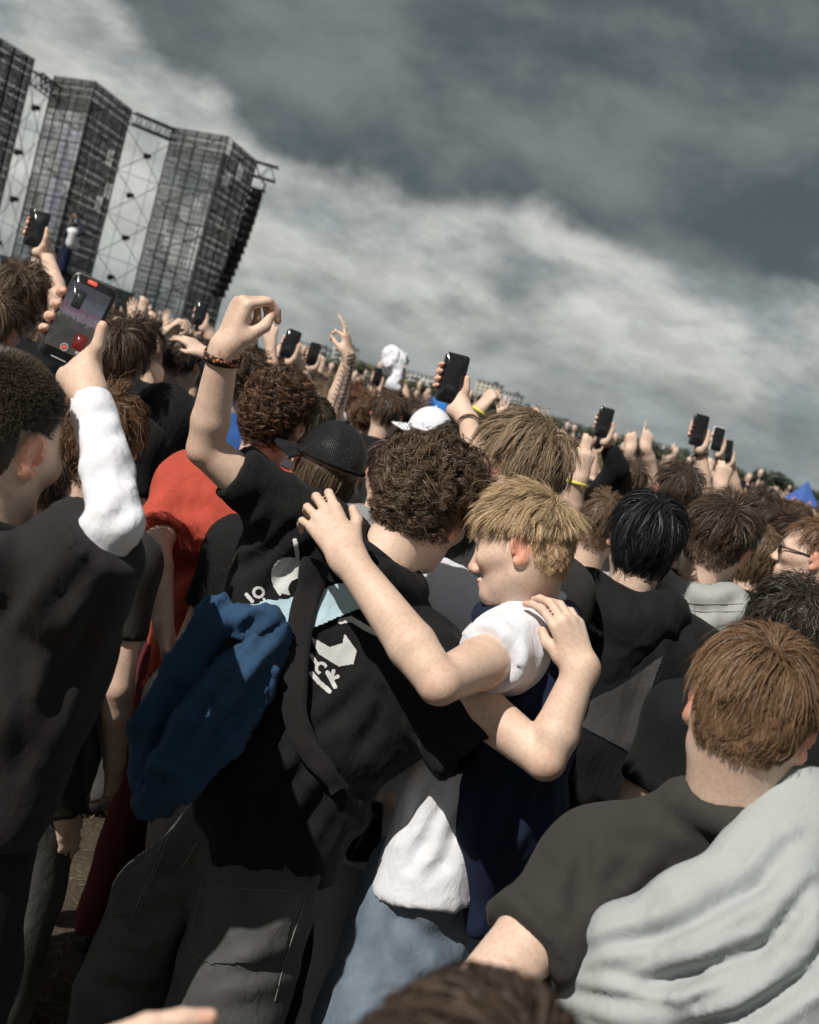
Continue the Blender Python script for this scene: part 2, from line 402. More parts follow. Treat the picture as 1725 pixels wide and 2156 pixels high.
def make_hair(H, hv, hf, n=3000, top=.07, side=.02, back=.03, lift=.35, curl=0, wl=.03, messy=.5, clumps=200, clump=.55, width=.0016,
              grav=.25, fwd=0.2, crown=(.012, -.062, .118), col=(.10, .065, .04), var=.35, tip=1.25, segs=6, seed=0, hug=.25, fade=None, tint=None,
              hline=0.0, minlift=.42, fly=.035, twist=.7, cap=True, capcol=.75, maxz=9, parting=None, sidebias=0, gvec=(0, 0, -1), frizz=0.0):
    rng = np.random.default_rng(seed); s = H.s
    P = H.loc(hv); fc = P[hf].mean(1); zl = hairline(fc)+hline
    ok = (fc[:, 2] > zl) & (np.abs(fc[:, 0]) < .0815) & (fc[:, 2] < maxz)
    ear = (np.abs(np.abs(fc[:, 0])-.085) < .017) & (np.abs(fc[:, 1]+.02) < .026) & (np.abs(fc[:, 2]+.004) < .036); ok &= ~ear
    f = hf[ok]; q = P[f]
    nn = np.cross(q[:, 2]-q[:, 0], q[:, 3]-q[:, 1]); area = np.linalg.norm(nn, axis=1); nn /= area[:, None]+1e-12
    pick = rng.choice(len(f), n, p=area/area.sum()); a, b = rng.random((2, n, 1)); qq = q[pick]
    root = (qq[:, 0]*(1-a)+qq[:, 1]*a)*(1-b)+(qq[:, 3]*(1-a)+qq[:, 2]*a)*b; nor = nn[pick]
    x, y, z = root.T; zz = root[:, 2]
    lead = rng.choice(n, min(clumps, n), replace=False)
    own = np.concatenate([((root[i:i+2000, None]-root[None, lead])**2).sum(-1).argmin(1) for i in range(0, n, 2000)])
    ld = lead[own]
    wt = sstep(.03, .085, zz); wb = sstep(.0, -.06, y)
    Ln = (side*(1-wb)+back*wb)*(1-wt)+top*wt
    if fade is not None: Ln = np.maximum(Ln*sstep(fade[0], fade[1], zz), np.minimum(Ln, .011))
    cl_r = rng.random(len(lead)); Ln = Ln*(.55+.32*cl_r[own]+.38*rng.random(n))
    fl = root-np.array(crown)
    fl = fl-(fl*nor).sum(1)[:, None]*nor; fl /= np.linalg.norm(fl, axis=1)[:, None]+1e-6
    fl = fl+np.array((sidebias, fwd, 0))*wt[:, None]+np.array((0, -.1, -.55))*(1-wt)[:, None]
    if parting is not None: fl = fl+np.sign(x-parting)[:, None]*np.array((.8, .1, 0))*wt[:, None]
    fl = fl-(fl*nor).sum(1)[:, None]*nor; fl /= np.linalg.norm(fl, axis=1)[:, None]+1e-6
    bt = np.cross(nor, fl)
    ang = messy*(1.7*(vnoise(root*38+seed, seed)-.5)+1.3*(cl_r[own]-.5)+.5*(rng.random(n)-.5))
    fl = fl*np.cos(ang)[:, None]+bt*np.sin(ang)[:, None]
    lf = lift*(.6+.8*vnoise(root*30+9, seed+3))*(.55+.45*wt); fly_ = (rng.random(n) < fly)*1.0; Ln = Ln*(1+.2*fly_); lf = lf+fly_*.22*rng.random(n); lf = np.maximum(lf, minlift*sstep(.022, .010, Ln)); lf = np.clip(lf, .02, .95)[:, None]
    d = nor*lf+fl*(1-lf); d /= np.linalg.norm(d, axis=1)[:, None]
    C0 = np.array((0, -.014, .034)); ER = np.array((.079, .102, .092)); g = np.array(gvec, float)*grav
    pts = np.zeros((n, segs+1, 3)); p = root+nor*.0005; pts[:, 0] = p; st = (Ln/segs)[:, None]
    layer = .02+.10*rng.random(n)
    for i in range(segs):
        p = p+d*st
        e = (p-C0)/ER; k = np.linalg.norm(e, axis=1); low = zz < -.02
        fixm = (k < 1+layer) & ~low & (k > .4)
        p[fixm] = C0+((p[fixm]-C0)*((1+layer[fixm])/k[fixm])[:, None]); pts[:, i+1] = p
        on = (p-C0)/ER**2; on /= np.linalg.norm(on, axis=1)[:, None]+1e-9
        d = d+g*st/.02
        dn = (d*on).sum(1); d = d-on*(np.clip(dn-.02, 0, None)*hug)[:, None]
        d /= np.linalg.norm(d, axis=1)[:, None]+1e-9
    t = np.linspace(0, 1, segs+1)[None, :, None]
    flyw = 1-fly_[:, None, None]*.9
    cp = pts[ld]+(root-root[ld])[:, None]*(1-.75*t); cf = clump*np.minimum(t*1.6, 1)*flyw
    pts = pts*(1-cf)+cp*cf
    if curl:
        ph = rng.random(len(lead))[own]*6.28; sg = np.where(rng.random(len(lead)) < .5, -1, 1)[own]
        s_ = np.linspace(0, 1, segs+1)[None]*Ln[:, None]; an = ph[:, None]+sg[:, None]*s_/wl*6.283+.5*rng.standard_normal((n, 1))*.5
        am = curl*np.minimum(s_/.012, 1)*(.7+.6*rng.random((n, 1)))
        pts = pts+bt[:, None]*(am*np.cos(an))[..., None]+nor[:, None]*(am*(np.sin(an)+.3))[..., None]
    if frizz: pts[:, 1:] += rng.standard_normal((n, segs, 3))*frizz*t[:, 1:]
    e = (pts-C0)/ER; k = np.linalg.norm(e, axis=2); m_ = (k < .985) & (pts[:, :, 2] > -.03); m_[:, 0] = False
    pts = np.where(m_[..., None], C0+(pts-C0)*(.995/np.maximum(k, .2))[..., None], pts)
    W = pts @ (H.R.T*s)+H.c
    T = np.gradient(W, axis=1); out = (pts-C0) @ H.R.T; out /= np.linalg.norm(out, axis=2)[..., None]+1e-9
    tw = rng.normal(0, twist, (n, 1, 1)); sd = np.cross(T, out); sd /= np.linalg.norm(sd, axis=2)[..., None]+1e-9
    o2 = np.cross(sd, T); o2 /= np.linalg.norm(o2, axis=2)[..., None]+1e-9
    sd = sd*np.cos(tw)+o2*np.sin(tw)
    wd = width*s*np.array([1.0-.75*(q_/segs)**2.2 for q_ in range(segs+1)])[None, :, None]*(.6+.8*rng.random((n, 1, 1)))
    A = W-sd*wd*.5; B = W+sd*wd*.5
    V = np.stack([A, B], 2).reshape(-1, 3)
    base = (np.arange(n)*(segs+1)*2)[:, None]+np.arange(segs)[None]*2; base = base.ravel()
    F = np.stack([base, base+1, base+3, base+2], 1)
    br = (1+var*(rng.random(n)-.5)+var*.8*(cl_r[own]-.5))[:, None, None]*(1+(tip-1)*t)
    c3 = np.array(col)[None, None]*br
    if tint is not None:
        tm = (rng.random(n) < tint[1])[:, None, None]*t; c3 = c3*(1-tm)+np.array(tint[0])*tm
    Cc = np.repeat(c3[:, :, None], 2, 2).reshape(-1, 3)
    uv = np.zeros((n, segs+1, 2, 2)); uv[..., 0] = t; uv[:, :, 1, 1] = .01; uv = uv.reshape(-1, 2)
    if cap:
        hm = ok & (fc[:, 2] > zl+.004) & (fc[:, 2] > (-9 if fade is None else fade[0]+.45*(fade[1]-fade[0]))); cf_ = hf[hm]; u_, inv = np.unique(cf_, return_inverse=True)
        vn = vnormals(hv, hf)[u_]; cv = hv[u_]+vn*.0016*s
        F = np.concatenate([F, inv.reshape(cf_.shape)+len(V)]); V = np.concatenate([V, cv])
        Cc = np.concatenate([Cc, np.tile(np.array(col)*capcol, (len(cv), 1))])
        lc = P[u_]; uv = np.concatenate([uv, lc[:, :2]*3+.5])
    return V, F, Cc, uv

# ------------------------------------------------------------------ hands and arms
POSES = {
 'fist':   dict(f=[(62, 85, 50, 4), (66, 88, 50, 1), (70, 90, 50, -2), (72, 88, 50, -5)], t=[(.030, .030, -.014), (.030, .062, -.030), (.012, .078, -.044)]),
 'relax':  dict(f=[(15, 25, 15, 5), (20, 30, 18, 1), (26, 34, 20, -4), (30, 36, 22, -9)], t=[(.034, .030, -.010), (.056, .062, -.020), (.058, .088, -.026)]),
 'open':   dict(f=[(4, 8, 6, 9), (3, 8, 6, 2), (6, 10, 6, -5), (8, 14, 8, -14)], t=[(.036, .028, -.006), (.064, .056, -.012), (.080, .078, -.014)]),
 'point':  dict(f=[(2, 6, 4, 3), (60, 80, 50, 1), (66, 86, 50, -2), (70, 84, 50, -5)], t=[(.030, .032, -.014), (.034, .064, -.030), (.018, .080, -.040)]),
 'droop':  dict(f=[(40, 42, 22, 6), (48, 48, 25, 1), (54, 52, 28, -3), (58, 52, 28, -7)], t=[(.034, .032, -.018), (.044, .062, -.042), (.040, .086, -.058)]),
 'ok':     dict(f=[(48, 72, 36, 2), (6, 10, 8, 6), (8, 16, 10, -4), (14, 24, 14, -12)], t=[(.034, .034, -.016), (.040, .066, -.040), (.030, .092, -.054)]),
 'grip':   dict(f=[(42, 38, 22, 3), (44, 42, 24, 1), (46, 44, 24, -1), (48, 46, 26, -4)], t=[(.036, .034, -.012), (.058, .066, -.026), (.056, .092, -.036)]),
 'phone':  dict(f=[(10, 62, 48, 4), (12, 66, 48, 1), (14, 66, 48, -2), (16, 64, 44, -6)], t=[(.034, .026, -.016), (.050, .056, -.030), (.046, .088, -.040)]),
 'peace':  dict(f=[(4, 6, 5, 10), (4, 6, 5, -8), (66, 86, 50, -2), (70, 84, 50, -5)], t=[(.028, .034, -.018), (.020, .062, -.036), (.000, .070, -.044)]),
}
def rotv(v, ax, deg):
    a = math.radians(deg); ax = nrm(ax); return v*math.cos(a)+np.cross(ax, v)*math.sin(a)+ax*(ax @ v)*(1-math.cos(a))
def add_hand(g, wrist, y, z, side, pose='relax', sc=1.0, tips=None):
    "y along the hand, z out of its back, side +1 right hand / -1 left hand"
    sc = sc*.93; wrist = np.asarray(wrist, float); y = nrm(y); z = np.asarray(z, float); z = nrm(z-(z @ y)*y); T = -side*np.cross(y, z)
    p = POSES[pose] if isinstance(pose, str) else pose
    L = lambda a, b, c: wrist+sc*(a*T+b*y+c*z)
    kx = (.0305, .0105, -.010, -.0285); ky = (.089, .093, .088, .079); kz = (-.002, .002, .0, -.005)
    ln = ((.043, .026, .021), (.047, .030, .022), (.043, .028, .021), (.034, .021, .019)); rr = (.0096, .0099, .0093, .0081)
    g.rc(L(-.010, -.01, 0), L(.010, -.01, 0), .0235*sc, .0235*sc, .02, n=z, fl=.78)
    out = []
    for i in range(4):
        kn = L(kx[i], ky[i], kz[i])
        g.rc(L(kx[i]*.55, .004, -.002), kn, .0165*sc, (.0122 if i < 3 else .0112)*sc, .010)
        b1, b2, b3, sp = p['f'][i]
        d = rotv(y, z, side*sp); q = kn; bend_tot = 0
        for j, bb in enumerate((b1, b2, b3)):
            bend_tot += bb; dd = rotv(d, np.cross(y, z), -bend_tot); e = q+dd*ln[i][j]*sc
            g.rc(q, e, rr[i]*sc*(1-.09*j), rr[i]*sc*(1-.09*(j+1)), .0035); q = e
        out.append((q, dd, rotv(dd, np.cross(y, z), 90)))
    t = [L(.020, .012, -.006)]+[L(*c) for c in p['t']]
    g.rc(t[0], t[1], .019*sc, .0165*sc, .018); g.rc(t[1], t[2], .0145*sc, .0115*sc, .008); g.rc(t[2], t[3], .0112*sc, .0088*sc, .004)
    out.append((t[3], nrm(t[3]-t[2]), z))
    if tips is not None: tips += out
    return L
def limb(h, pts, rs, hand=None, k=.03, muscle=True):
    "bare or sleeved arm with a hand: hand = (y, z, side, pose[, scale])"
    g = S(h); g.chain(pts, rs, k)
    tips = []
    if hand is not None: add_hand(g, pts[-1], *hand[:4], sc=hand[4] if len(hand) > 4 else 1.0, tips=tips)
    return g.mesh(), tips
def arm_cols(V, elbows=(), tips=()):
    col = np.ones((len(V), 3))
    for c, r, rgb in [(e, .05, (1.03, .86, .82)) for e in elbows]+[(t[0], .016, (1.04, .80, .76)) for t in tips]:
        d = np.linalg.norm(V-np.asarray(c), axis=1); m = (1-sstep(.3*r, r, d))[:, None]; col = col*(1-m)+col*np.array(rgb)*m
    for t in tips:
        nc = t[0]+t[1]*.001+t[2]*.007
        d = np.linalg.norm(V-nc, axis=1); m = (1-sstep(.004, .0065, d))[:, None]; col = col*(1-m)+np.array((1.14, 1.02, 1.0))*m
    return col

# ------------------------------------------------------------------ garments
def sleeve(g, sh, el, frac, r0, r1, wrist=None, k=.05):
    "short sleeve from shoulder towards elbow, open at its end"
    sh = np.asarray(sh, float); e = sh+(np.asarray(el, float)-sh)*frac; ax = nrm(e-sh)
    g.rc(sh, e+ax*.05, r0, r1, k)
    g.cuts = getattr(g, 'cuts', [])+[(e, ax, sh, r1)]
def finish_sleeves(g, thick=.010, carve=False):
    thick = max(thick, 1.7*g.h)
    for e, ax, sh, r1 in getattr(g, 'cuts', []):
        g.cut(e, ax, r1*2.2)
        if carve: g.rc(e-ax*.035, e+ax*.05, r1-thick-.004, r1-thick, .006, op='-')
def neckhole(g, H, nb, u, r=.063):
    g.chain(ring(nb-u*.002, np.cross(u, (0.3, 1, .1)), np.cross(u, np.cross(u, (0.3, 1, .1))), r+.003, r+.003, 14), [.0135]*14, .03)
    g.rc(nb+u*r*.85, H.w(0, -.036, -.01), r, r, .008, op='-'); g.rc(H.w(0, -.036, -.03), H.w(0, -.02, .05), r, r, .008, op='-')
def phone_hand(g, c, X, Y, Z, wrist, side=1, sc=1.0):
    "a hand closed round a phone from behind: X right, Y up, Z out of the screen"
    L = lambda x, y, z: np.asarray(c)+sc*(side*x*X+y*Y+z*Z); wrist = np.asarray(wrist, float); tips = []
    for i, y in enumerate((.030, .008, -.014, -.035)):
        kn = L(.014, y-.022, -.024); g.rc(wrist+sc*side*X*(.010-.007*i), kn, .018*sc, .0125*sc, .018)
        a, b, e = L(-.028, y, -.019), L(-.0455, y+.002, -.003), L(-.0385, y+.004, .0105)
        rr = (.0088, .0092, .0088, .0078)[i]*sc; g.rc(kn, a, rr*1.1, rr, .006); g.rc(a, b, rr, rr*.95, .003); g.rc(b, e, rr*.95, rr*.82, .003); tips.append((e, nrm(e-b), Z))
    t0, t1, t2, t3 = L(.026, -.088, -.014), L(.045, -.060, -.004), L(.0475, -.022, .008), L(.041, .010, .012)
    g.rc(wrist+sc*side*X*.012, t0, .021*sc, .020*sc, .018); g.rc(t0, t1, .020*sc, .0155*sc, .012); g.rc(t1, t2, .0145*sc, .0115*sc, .006); g.rc(t2, t3, .0112*sc, .0088*sc, .003); tips.append((t3, nrm(t3-t2), Z))
    return tips
def base_frame(nb, yaw_fwd, up=(0, 0, 1)):
    u = nrm(up); f = np.asarray(yaw_fwd, float); f = nrm(f-(f @ u)*u); return np.cross(f, u), f, u
def torso(g, nb, r, f, u, w=.19, L=.66, b=1.0, neck=True):
    nb = np.asarray(nb, float)
    for q in (-1, 1):
        g.rc(nb+f*-.005-u*.035, nb+q*r*w-u*.085, .058*b, .070*b, .05)
        g.rc(nb+q*r*(w-.05)-u*.10, nb+q*r*.085-u*.35, .080*b, .085*b, .06)
    g.rc(nb-u*.16, nb-u*.40, .180*b, .160*b, .08, n=f, fl=.62)
    g.rc(nb-u*.40, nb-u*L, .160*b, .172*b, .08, n=f, fl=.68)
    g.rc(nb-u*.14-f*.045, nb-u*.30-f*.05, .08*b, .075*b, .08)
def trousers(g, hip, r, f, u, ground=0.05, b=1.0, stance=.11, thigh=.098):
    hip = np.asarray(hip, float)
    for q in (-1, 1):
        a = hip+q*r*.085; k = np.array((a[0]+q*r[0]*.02+f[0]*.02, a[1]+q*r[1]*.02+f[1]*.02, ground+(a[2]-ground)*.52)); e = np.array((a[0]+q*r[0]*(stance-.085), a[1]+q*r[1]*(stance-.085), ground+.03))
        g.rc(a, k, thigh*b, .078*b, .05); g.rc(k, e, .078*b, .085*b, .03)
    g.rc(hip+r*.05+u*.05, hip-r*.05+u*.05, .135*b, .135*b, .06, n=f, fl=.8)
def shoe_mesh(base, f):
    g = S(.024); r = np.cross(f, (0, 0, 1)); b = np.array(base, float); b[2] = 0
    g.rc(b-f*.05+np.array((0, 0, .045)), b+f*.12+np.array((0, 0, .035)), .042, .040, .02); g.cut(b+np.array((0, 0, .003)), (0, 0, -1), .3)
    g.rc(b-f*.03+np.array((0, 0, .06)), b-f*.03+np.array((0, 0, .11)), .042, .04, .02)
    return g.mesh()
def wristband(name, c, ax, ra, parent, mat, w=.014, rb=None, up=None):
    "a flat woven band round a wrist"
    ax = nrm(ax); a = nrm(np.cross(ax, (0.2, .1, 1) if up is None else up)); b = np.cross(ax, a); n = 28; V = []; rb = ra if rb is None else rb
    for i in range(n):
        t = 2*math.pi*i/n; dr = a*math.cos(t)*ra+b*math.sin(t)*rb; ur = nrm(dr)
        for off, z in ((0, -w/2), (.0018, -w/2), (.0018, w/2), (0, w/2)): V.append(c+dr+ur*off+ax*z)
    F = [(i*4+j, i*4+(j+1) % 4, ((i+1) % n)*4+(j+1) % 4, ((i+1) % n)*4+j) for i in range(n) for j in range(4)]
    uv = np.repeat(np.linspace(0, 1, n), 4); uv = np.stack([uv, np.tile((0, 0, 1, 1), n)], 1)
    return obj(name, mesh(name, np.array(V), np.array(F), True, uv=uv), mat, parent)
# ------------------------------------------------------------------ ground
def ground_mat():
    m, nt, N, L, b = newmat('trampled_dry_grass'); tc = N.new('ShaderNodeTexCoord'); o = tc.outputs['Object']
    a = ramp(N, L, noise(N, L, 3, 6, .65, o), [(.3, (.035, .028, .020)), (.55, (.075, .058, .038)), (.75, (.12, .095, .06))])
    bb = ramp(N, L, noise(N, L, 60, 4, .7, o), [(.3, (.55, .5, .45)), (.7, (1.3, 1.25, 1.2))])
    far = N.new('ShaderNodeMix'); far.data_type = 'RGBA'; g2 = ramp(N, L, noise(N, L, .02, 4, .6, o), [(.4, (.05, .065, .03)), (.6, (.09, .08, .045))])
    sx = N.new('ShaderNodeSeparateXYZ'); L.new(o, sx.inputs[0]); mr = nd(N, 'ShaderNodeMapRange'); L.new(sx.outputs[1], mr.inputs[0]); mr.inputs[1].default_value = 60; mr.inputs[2].default_value = 160
    L.new(mr.outputs[0], far.inputs[0]); L.new(mulc(N, L, a, bb), far.inputs[6]); L.new(g2, far.inputs[7]); L.new(far.outputs[2], b.inputs['Base Color'])
    b.inputs['Roughness'].default_value = .95; bump(N, L, noise(N, L, 45, 5, .7, o), b, .8, .02); return m
m = MB(); m.quad((-4000, -400, 0), (4000, -400, 0), (4000, 7000, 0), (-4000, 7000, 0)); tag(m.build('ground', ground_mat()), None, None, kind='structure')
def straw():
    rng = np.random.default_rng(5); n = 9000; c = np.stack([rng.uniform(-2.6, 1.6, n), rng.uniform(2.0, 5.2, n), np.zeros(n)], 1)
    a = rng.uniform(0, 6.28, n); ln = rng.uniform(.02, .09, n); el = rng.uniform(.02, .5, n); d = np.stack([np.cos(a)*np.cos(el), np.sin(a)*np.cos(el), np.sin(el)], 1)
    s = np.stack([-np.sin(a), np.cos(a), np.zeros(n)], 1)*.0012; z = np.array((0, 0, .004))
    V = np.stack([c-s+z, c+s+z, c+d*ln[:, None]+z], 1).reshape(-1, 3); F = np.arange(3*n).reshape(-1, 3)
    k = rng.random((n, 1)); col = np.array((.11, .085, .05))*(1-k)+np.array((.36, .29, .17))*k
    m, nt, N, L, b = newmat('straw'); at = nd(N, 'ShaderNodeAttribute'); at.attribute_name = 'Col'; L.new(at.outputs['Color'], b.inputs['Base Color']); b.inputs['Roughness'].default_value = .8
    o = obj('dry_grass', mesh('dry_grass', V, F, False, np.repeat(col, 3, 0)), m); tag(o, 'dry trampled straw and grass blades on the brown ground', 'grass', kind='stuff')
straw()

# ------------------------------------------------------------------ stage: LED towers, trusses, cables, speakers
STEEL = plain((.020, .020, .022), 'black_steel', .65, 0); STEELG = plain((.20, .21, .22), 'grey_steel', .5, .5); BLACKBOX = plain((.015, .015, .017), 'speaker_black', .6)
def led_mat(name, base, rows, art=None):
    "see-through LED mesh: thin vertical strips on a grid; the base tone carries the light or shade of its face"
    m, nt, N, L, b = newmat(name); uv = N.new('ShaderNodeUVMap'); uv.uv_map = 'UVMap'; sx = N.new('ShaderNodeSeparateXYZ'); L.new(uv.outputs[0], sx.inputs[0])
    def M(op, x, y): 
        n = N.new('ShaderNodeMath'); n.operation = op
        for i, q in enumerate((x, y)):
            if isinstance(q, (int, float)): n.inputs[i].default_value = q
            else: L.new(q, n.inputs[i])
        return n.outputs[0]
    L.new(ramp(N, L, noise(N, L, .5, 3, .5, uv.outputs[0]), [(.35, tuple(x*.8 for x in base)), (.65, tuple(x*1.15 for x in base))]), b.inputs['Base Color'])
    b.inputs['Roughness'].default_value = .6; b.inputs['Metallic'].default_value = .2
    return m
LED_SUN = led_mat('sunlit_led_mesh', (.085, .088, .085), 1); LED_SHADE = led_mat('shaded_led_mesh', (.012, .0115, .012), 1); LILAC = plain((.40, .40, .46), 'lit_led_panel', .6, emit=(.45, .44, .56), es=.42)  # sun and shade on the tower faces put into two mesh colours
HT = 9.6      # tower top above the lens, metres
def at_top(u, v):
    "a point of the tower tops: distance from the height above the lens"
    dirv = CD+CR*(u-CX)/FPX+CU*(CY-v)/FPX; return CAM+dirv*(HT/dirv[2])
def lattice_face(m, a, b, zt, nu, nv, r, rr=None, skip=0, seed=0, z0=0.0):
    "a grid of bars on the vertical face above the ground line a-b"
    rng = np.random.default_rng(seed); a = np.array((a[0], a[1], 0.)); b = np.array((b[0], b[1], 0.))
    for i in range(nu+1):
        p = a+(b-a)*i/nu; m.tube([p+(0, 0, z0), p+(0, 0, zt)], r*(1.9 if i % 4 == 0 else 1), 4, False)
    for j in range(nv+1):
        z = z0+(zt-z0)*j/nv; m.tube([a+(0, 0, z), b+(0, 0, z)], r*(1.5 if j % 3 == 0 else .8), 4, False)
def led_panels(root, a, b, zt, nu, nv, mat, seed, keep, off, name='led_panel', alt=None, wd_=.46):
    "LED mesh panels, one object each; each is a frame of louvred strips with gaps"
    rng = np.random.default_rng(seed); a = np.array((a[0], a[1], 0.)); b = np.array((b[0], b[1], 0.)); e = (b-a)/nu; hz = zt/nv; n = nrm(np.cross(b-a, (0, 0, 1)))*off
    key = {}
    for i in range(nu):
        for j in range(nv):
            k = keep(i/nu, j/nv, rng)
            if not k: continue
            mm = mat if k in (1, 3) else alt
            if k not in key:
                mb = MB(); w = np.linalg.norm(e); ex = e/w
                ns = 9
                for q in range(ns):
                    x0 = (q+.14)/ns*w; x1 = (q+.14+(wd_ if k == 1 else .78))/ns*w
                    for s0, s1 in ((.03, .47), (.53, .97)):
                        mb.quad(ex*x0+(0, 0, hz*s0), ex*x1+(0, 0, hz*s0), ex*x1+(0, 0, hz*s1), ex*x0+(0, 0, hz*s1))
                V = np.concatenate(mb.V); key[k] = mesh(name, V, np.array(mb.F4, np.int32), False, uv=np.stack([V @ ex, V[:, 2]], 1)); key[k].materials.append(mm)
            o = obj(name, key[k], None, root); o.location = Vector(a+e*i+(0, 0, hz*j)+n)-root.location
def tower(label, tl, tf, tr, seed, art=False, bright=.5):
    "tl, tf, tr: pixels of the left, front and right top corners"
    L_, F_, R_ = at_top(*tl), at_top(*tf), at_top(*tr); B_ = L_+R_-F_; zt = F_[2]
    t = empty('led_tower', (F_[0], F_[1], 0), label, 'tower', 'see-through led towers of the stage'); o = np.array((F_[0], F_[1], 0.0))
    for nm, a, b, nu in (('front_lattice', L_, F_, 9), ('side_lattice', F_, R_, 9), ('rear_lattice', R_, B_, 6), ('far_side_lattice', B_, L_, 6)):
        m = MB(); lattice_face(m, a-o*(1, 1, 0), b-o*(1, 1, 0), zt, nu*2, 40 if 'rear' not in nm and 'far' not in nm else 14, .017, seed=seed); m.build(nm, STEEL, t)
    m = MB()
    for c in (L_, F_, R_, B_): p = np.array((c[0], c[1], 0))-o; m.tube([p, p+(0, 0, zt)], .05, 5, False)
    cen = (L_+R_)/2-o; cen[2] = 0
    for q in range(9):
        z0 = zt*q/9; z1 = zt*(q+1)/9
        for a, b in ((L_, F_), (F_, R_), (R_, B_)):
            pa = np.array((a[0], a[1], 0))-o; pb = np.array((b[0], b[1], 0))-o
            if q % 2: pa, pb = pb, pa
            pa = pa*.86+cen*.14; pb = pb*.86+cen*.14
            m.tube([pa+(0, 0, z0), pb+(0, 0, z1)], .028, 4, False)
    m.build('scaffold_frame', STEEL, t)
    def keep_l(x, z, rng):
        if art and ((.80 > z > .62 and abs(x-.70) < .34*(z-.5)/.3+.05) or (.62 >= z > .34 and abs(x-.62) < .10+.35*(.62-z))): return 2
        if z > .80: return 3
        return 1 if rng.random() < bright else 0
    led_panels(t, L_, F_, zt, 6, 15, LED_SUN, seed, keep_l, -.03, alt=LILAC)
    led_panels(t, F_, R_, zt, 6, 15, LED_SHADE, seed+1, lambda x, z, rng: 1 if rng.random() < .95 else 0, -.03, wd_=.82)
    return L_, F_, R_, B_, zt
T1 = tower('dark led scaffold tower cut by the left edge of the picture', (-130, 30), (-55, 45), (72, 124), 1)
T2 = tower('led scaffold tower with pale lilac figure glowing on its mesh', (116, 160), (202, 171), (277, 230), 2, art=True, bright=.35)
T3 = tower('rightmost led scaffold tower beside the hanging line array', (366, 268), (481, 287), (541, 338), 3, bright=.75)
def truss(label, p, q, h=.55, n=9, group=None):
    p = np.asarray(p, float); q = np.asarray(q, float); t = empty('truss', (p+q)/2, label, 'truss', group); o = (p+q)/2; ax = nrm(q-p); sd = nrm(np.cross(ax, (0, 0, 1)))*h*.45; m = MB(); w = MB()
    cs = [np.array((0, 0, 0.)), np.array((0, 0, -h)), sd*2, sd*2-np.array((0, 0, h))]
    for c in cs: m.tube([p+c-o, q+c-o], .045, 5)
    for i in range(n):
        a = p+(q-p)*i/n-o; b = p+(q-p)*(i+1)/n-o
        for c0, c1 in ((cs[0], cs[1]), (cs[2], cs[3]), (cs[0], cs[2])):
            if i % 2: c0, c1 = c1, c0
            w.tube([a+c0, b+c1], .022, 4)
    m.build('chord', STEEL, t); w.build('web', STEEL, t)
truss('short black truss bridging the tops of the two right towers', T2[2]-(0, 0, .15), T3[0]-(0, 0, .15))
truss('short black truss joining the left edge tower to the next tower', T1[2]-(0, 0, .5), T2[0]-(0, 0, .5))
def net(label, A0, A1, zt, cols, rows, seed):
    "cable net between two towers with lamps at some knots"
    rng = np.random.default_rng(seed); A0 = np.array((A0[0], A0[1], 0.)); A1 = np.array((A1[0], A1[1], 0.)); o = (A0+A1)/2
    t = empty('cable_net', o, label, 'cables', 'cable nets between the towers'); pt = lambda x, z: A0+(A1-A0)*x+np.array((0, 0, z))-o; m = MB()
    kn = []
    for j in range(rows):
        z0 = zt*j/rows; z1 = zt*(j+1)/rows; c = pt(.5+.06*rng.uniform(-1, 1), (z0+z1)/2)
        for x, z in ((0, z0), (1, z0), (0, z1), (1, z1)): m.tube([c, pt(x, z)], .018, 4, False)
        m.tube([pt(0, z0), pt(1, z0+rng.uniform(-.3, .3))], .014, 4, False); kn.append(c)
        m.tube([pt(.28, z0), pt(.28, z1)], .012, 4, False); m.tube([pt(.75, z0), pt(.75, z1)], .012, 4, False)
    m.build('cable', STEEL, t)
    for i, c in enumerate(kn):
        l = MB(); c = c+np.array((-.25 if i % 2 else .1, -.05, .1)); l.box(c, (.34, .22, .2)); l.tube([c+(0, -.1, 0), c+(.0, -.24, -.1)], [.10, .13], 8); l.build('stage_lamp', STEEL, t)
net('cable net with stage lamps between the two right towers', T2[2], T3[0], T3[4]-.9, 3, 5, 4)
net('cable net with stage lamps left of the lilac lit tower', T1[2], T2[0], T2[4]-.9, 3, 5, 5)
# outrigger with rods
o3 = T3[2]; top = at_top(574, 352)
truss('small outrigger truss sticking out of the rightmost tower top', o3-(0, 0, .12), o3+np.array((1.25, .1, -.12)), .75, 3)
for du, lb, hh in ((.25, 'short thin antenna rod on the outrigger truss', .85), (1.15, 'tall thin antenna rod at the outrigger tip', 1.55)):
    m = MB(); p = o3+np.array((du, 0, -.1)); m.tube([(0, 0, 0), (0.02, 0, hh)], [.03, .012], 5); m.box((0.03, 0, hh), (.08, .05, .06)); tag(m.build('antenna', STEEL, loc=p), lb, 'antenna')
def line_array():
    p = o3+np.array((.50, -.2, -1.6)); t = empty('line_array', p, 'tall curved line array of black speakers hanging beside rightmost tower', 'speakers'); m = MB()
    n = 14; x = 0; z = 0; an = 0
    for i in range(n):
        a = -.04-.018*i; R = np.array(((math.cos(a), 0, math.sin(a)), (0, 1, 0), (-math.sin(a), 0, math.cos(a))))
        c = np.array((x, 0, z-.22)); b = MB(); b.box(c, (.5, .8, .425), R); b.box(c+R @ np.array((-.33, 0, 0)), (.05, .7, .30), R); b.build('speaker_box', BLACKBOX, t)
        z -= .43*math.cos(a); x += .43*math.sin(a)*.75
    m.box((0, 0, .1), (.8, .3, .12)); m.tube([(0.25, 0, .1), (.3, 0, .5), (.05, 0, .62)], .06, 5); m.build('hanging_frame', STEEL, t)
line_array()
